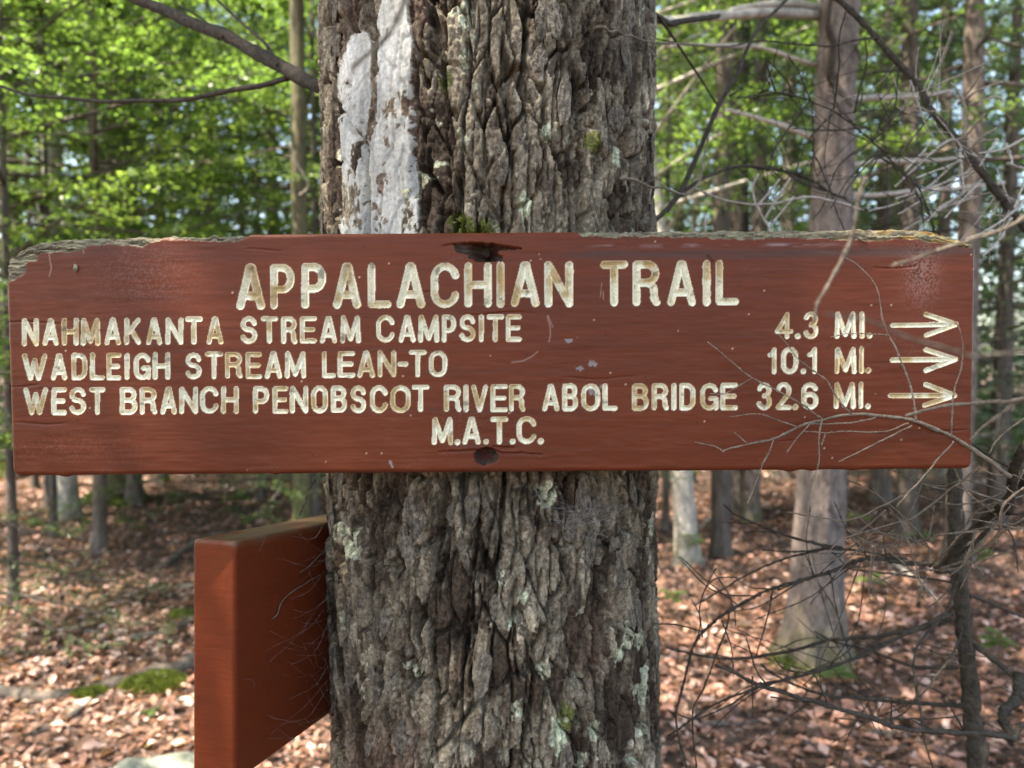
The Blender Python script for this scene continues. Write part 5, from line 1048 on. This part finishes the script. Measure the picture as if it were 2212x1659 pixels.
# rock
rp = G(345, 1735); rs = np.random.RandomState(2); u = np.linspace(0, 2 * math.pi, 48, endpoint=False); v = np.linspace(0, math.pi, 26); UU, VV = np.meshgrid(u, v)
rr_ = 1 + .22 * fbm(np.cos(UU) * np.sin(VV) * 1.6 + 4, np.cos(VV) * 1.6 + np.sin(UU) * np.sin(VV), 601, 4) + .03 * fbm(UU * 4, VV * 4, 602, 3)
Vr = np.stack([.20 * rr_ * np.cos(UU) * np.sin(VV), .16 * rr_ * np.sin(UU) * np.sin(VV), .13 * rr_ * np.cos(VV)], -1).reshape(-1, 3)
i = np.arange(25)[:, None] * 48; j = np.arange(48)[None]; j2 = (j + 1) % 48
rk = ob('rock', mesh_np('rock', Vr, np.stack([i + j, i + 48 + j, i + 48 + j2, i + j2], -1).reshape(-1, 4)), bark_mat('lichened_stone', (.10, .11, .09), (.26, .28, .235), 18, (1, 1, 1)), loc=(rp[0], rp[1], .02))
tag(rk, 'pale lichen covered rock beside the foot of the side board', 'rock')
# moss cushions
Mm = leaf_mat('moss', [(0, (.06, .078, .018)), (.6, (.12, .15, .03)), (1, (.2, .23, .05))], .35)
def moss(px, py, rx, ry, num, label, seed, h=.03):
    g = G(px, py); rs = np.random.RandomState(seed); a = rs.rand(num) * 6.283; q = np.sqrt(rs.rand(num)); x, y = rx * q * np.cos(a), ry * q * np.sin(a)
    z = ground_z(g[0] + x, g[1] + y) + h * (1 - q ** 2) * (1 + .5 * fbm(x * 20, y * 20, seed, 2)) + .012
    c = np.stack([x, y, z], 1); d = unit(np.array([0, 0, 1.0]) + rs.randn(num, 3) * .5) * (.012 + .012 * rs.rand(num, 1)); s = unit(np.cross(d, rs.randn(num, 3))) * .005
    V, Q = leaf_quads(c, d, s); tag(ob('moss_cushion', mesh_np('moss_cushion', V, Q, None, False, {'tone': np.repeat(rs.rand(num), 4)}), Mm, loc=(g[0], g[1], 0)), label, 'moss')
moss(330, 1478, .16, .10, 3500, 'bright green moss cushion on the long root left of the side board', 1, .05)
moss(190, 1498, .10, .05, 1500, 'small dark moss cushion at the bend of the long root', 2)
moss(395, 1330, .09, .06, 1500, 'moss cushion on the half buried root by the side board', 3)
moss(1752, 1436, .20, .14, 1500, 'ring of olive moss round the foot of the stout right tree', 4, .05)
moss(20, 1030, .4, .3, 4000, 'bright moss mound under the left end of the trail sign', 5, .15)
moss(240, 1090, .35, .3, 4000, 'mossy mound at the foot of the broad mossy trunk', 6, .12)
# seedlings
def seedling(px, py, num, size, h, label, seed):
    g = G(px, py); rs = np.random.RandomState(seed); z0 = float(ground_z(g[0], g[1])); t = ob('seedling', None, loc=(g[0], g[1], z0)); tag(t, label, 'plant', 'green seedlings on the forest floor')
    mb = MB(); tube(mb, [(0, 0, -.01), (.005, 0, h * .5), (0, .005, h)], .0022, .0012, 5, .02); ob('stem', mb.mesh('stem'), M['twig_pale'], t)
    for k in range(num):
        a = k * 2.4 + rs.rand(); zz_ = h * (1 - .35 * rs.rand()); d = np.array([math.cos(a), math.sin(a), rs.uniform(-.15, .25)]); s = np.array([-d[1], d[0], 0]); L = size * rs.uniform(.7, 1.2); o0 = np.array([0, 0, zz_]); up_ = np.array([0, 0, 1.0])
        V = [o0, o0 + d * L * .35 + s * L * .28 + up_ * L * .06, o0 + d * L * .75 + s * L * .22 + up_ * L * .02, o0 + d * L * 1.1 - up_ * L * .08, o0 + d * L * .75 - s * L * .22 + up_ * L * .02, o0 + d * L * .35 - s * L * .28 + up_ * L * .06, o0 + d * L * .6]
        ob('leaf', mesh_np('leaf', V, None, [(0, 1, 6), (1, 2, 6), (2, 3, 6), (3, 4, 6), (4, 5, 6), (5, 0, 6)], True, {'tone': np.full(7, .4 + .5 * rs.rand())}), M['leaf_bright'], t)
rsx = np.random.RandomState(31)
for k in range(34):
    px, py = (rsx.uniform(-20, 690), rsx.uniform(1045, 1180)) if k < 20 else (rsx.uniform(1440, 2210), rsx.uniform(1040, 1240))
    seedling(px, py, int(rsx.randint(5, 9)), rsx.uniform(.06, .12), rsx.uniform(.08, .3), 'small leafy green seedling in the leaf litter ' + ('among the mossy trunks' if k < 20 else 'around the stout mossy footed tree'), 300 + k)
for k, (px, py, n_, s, h, lab) in enumerate(((1800, 1490, 7, .10, .10, 'bright green seedling in front of the stout mossy footed tree'), (1500, 1225, 9, .10, .25, 'leafy green seedling beside the pale sunlit trunk'), (1475, 1150, 10, .10, .35, 'tall green seedling close to the big trunk right of it'), (1545, 1175, 7, .09, .2, 'small seedling between the pale trunk and the stout tree'), (255, 1120, 10, .09, .15, 'round leaved seedling at the foot of the broad mossy trunk'), (500, 1120, 9, .12, .15, 'low seedling in the leaves above the side board'), (530, 1095, 8, .12, .15, 'low seedling nearer the sign tree above the side board'), (95, 1130, 6, .09, .12, 'seedling beside the pale lit trunk'), (300, 1155, 8, .09, .1, 'small seedling on sunlit leaves below the mossy mound'), (1880, 1290, 7, .09, .12, 'seedling in the shade behind the dead sapling'), (2150, 1460, 10, .08, .22, 'leafy seedling at the right behind the crossing boughs'), (2120, 1250, 9, .1, .2, 'green seedling far behind the crossing boughs'), (1455, 1330, 8, .08, .15, 'low seedling against the right edge of the big trunk'), (330, 1550, 5, .05, .04, 'tiny green seedling under the moss cushion'), (1850, 1170, 8, .12, .25, 'seedling behind the stout mossy footed tree'))):
    seedling(px, py, n_, s, h, lab, 40 + k)
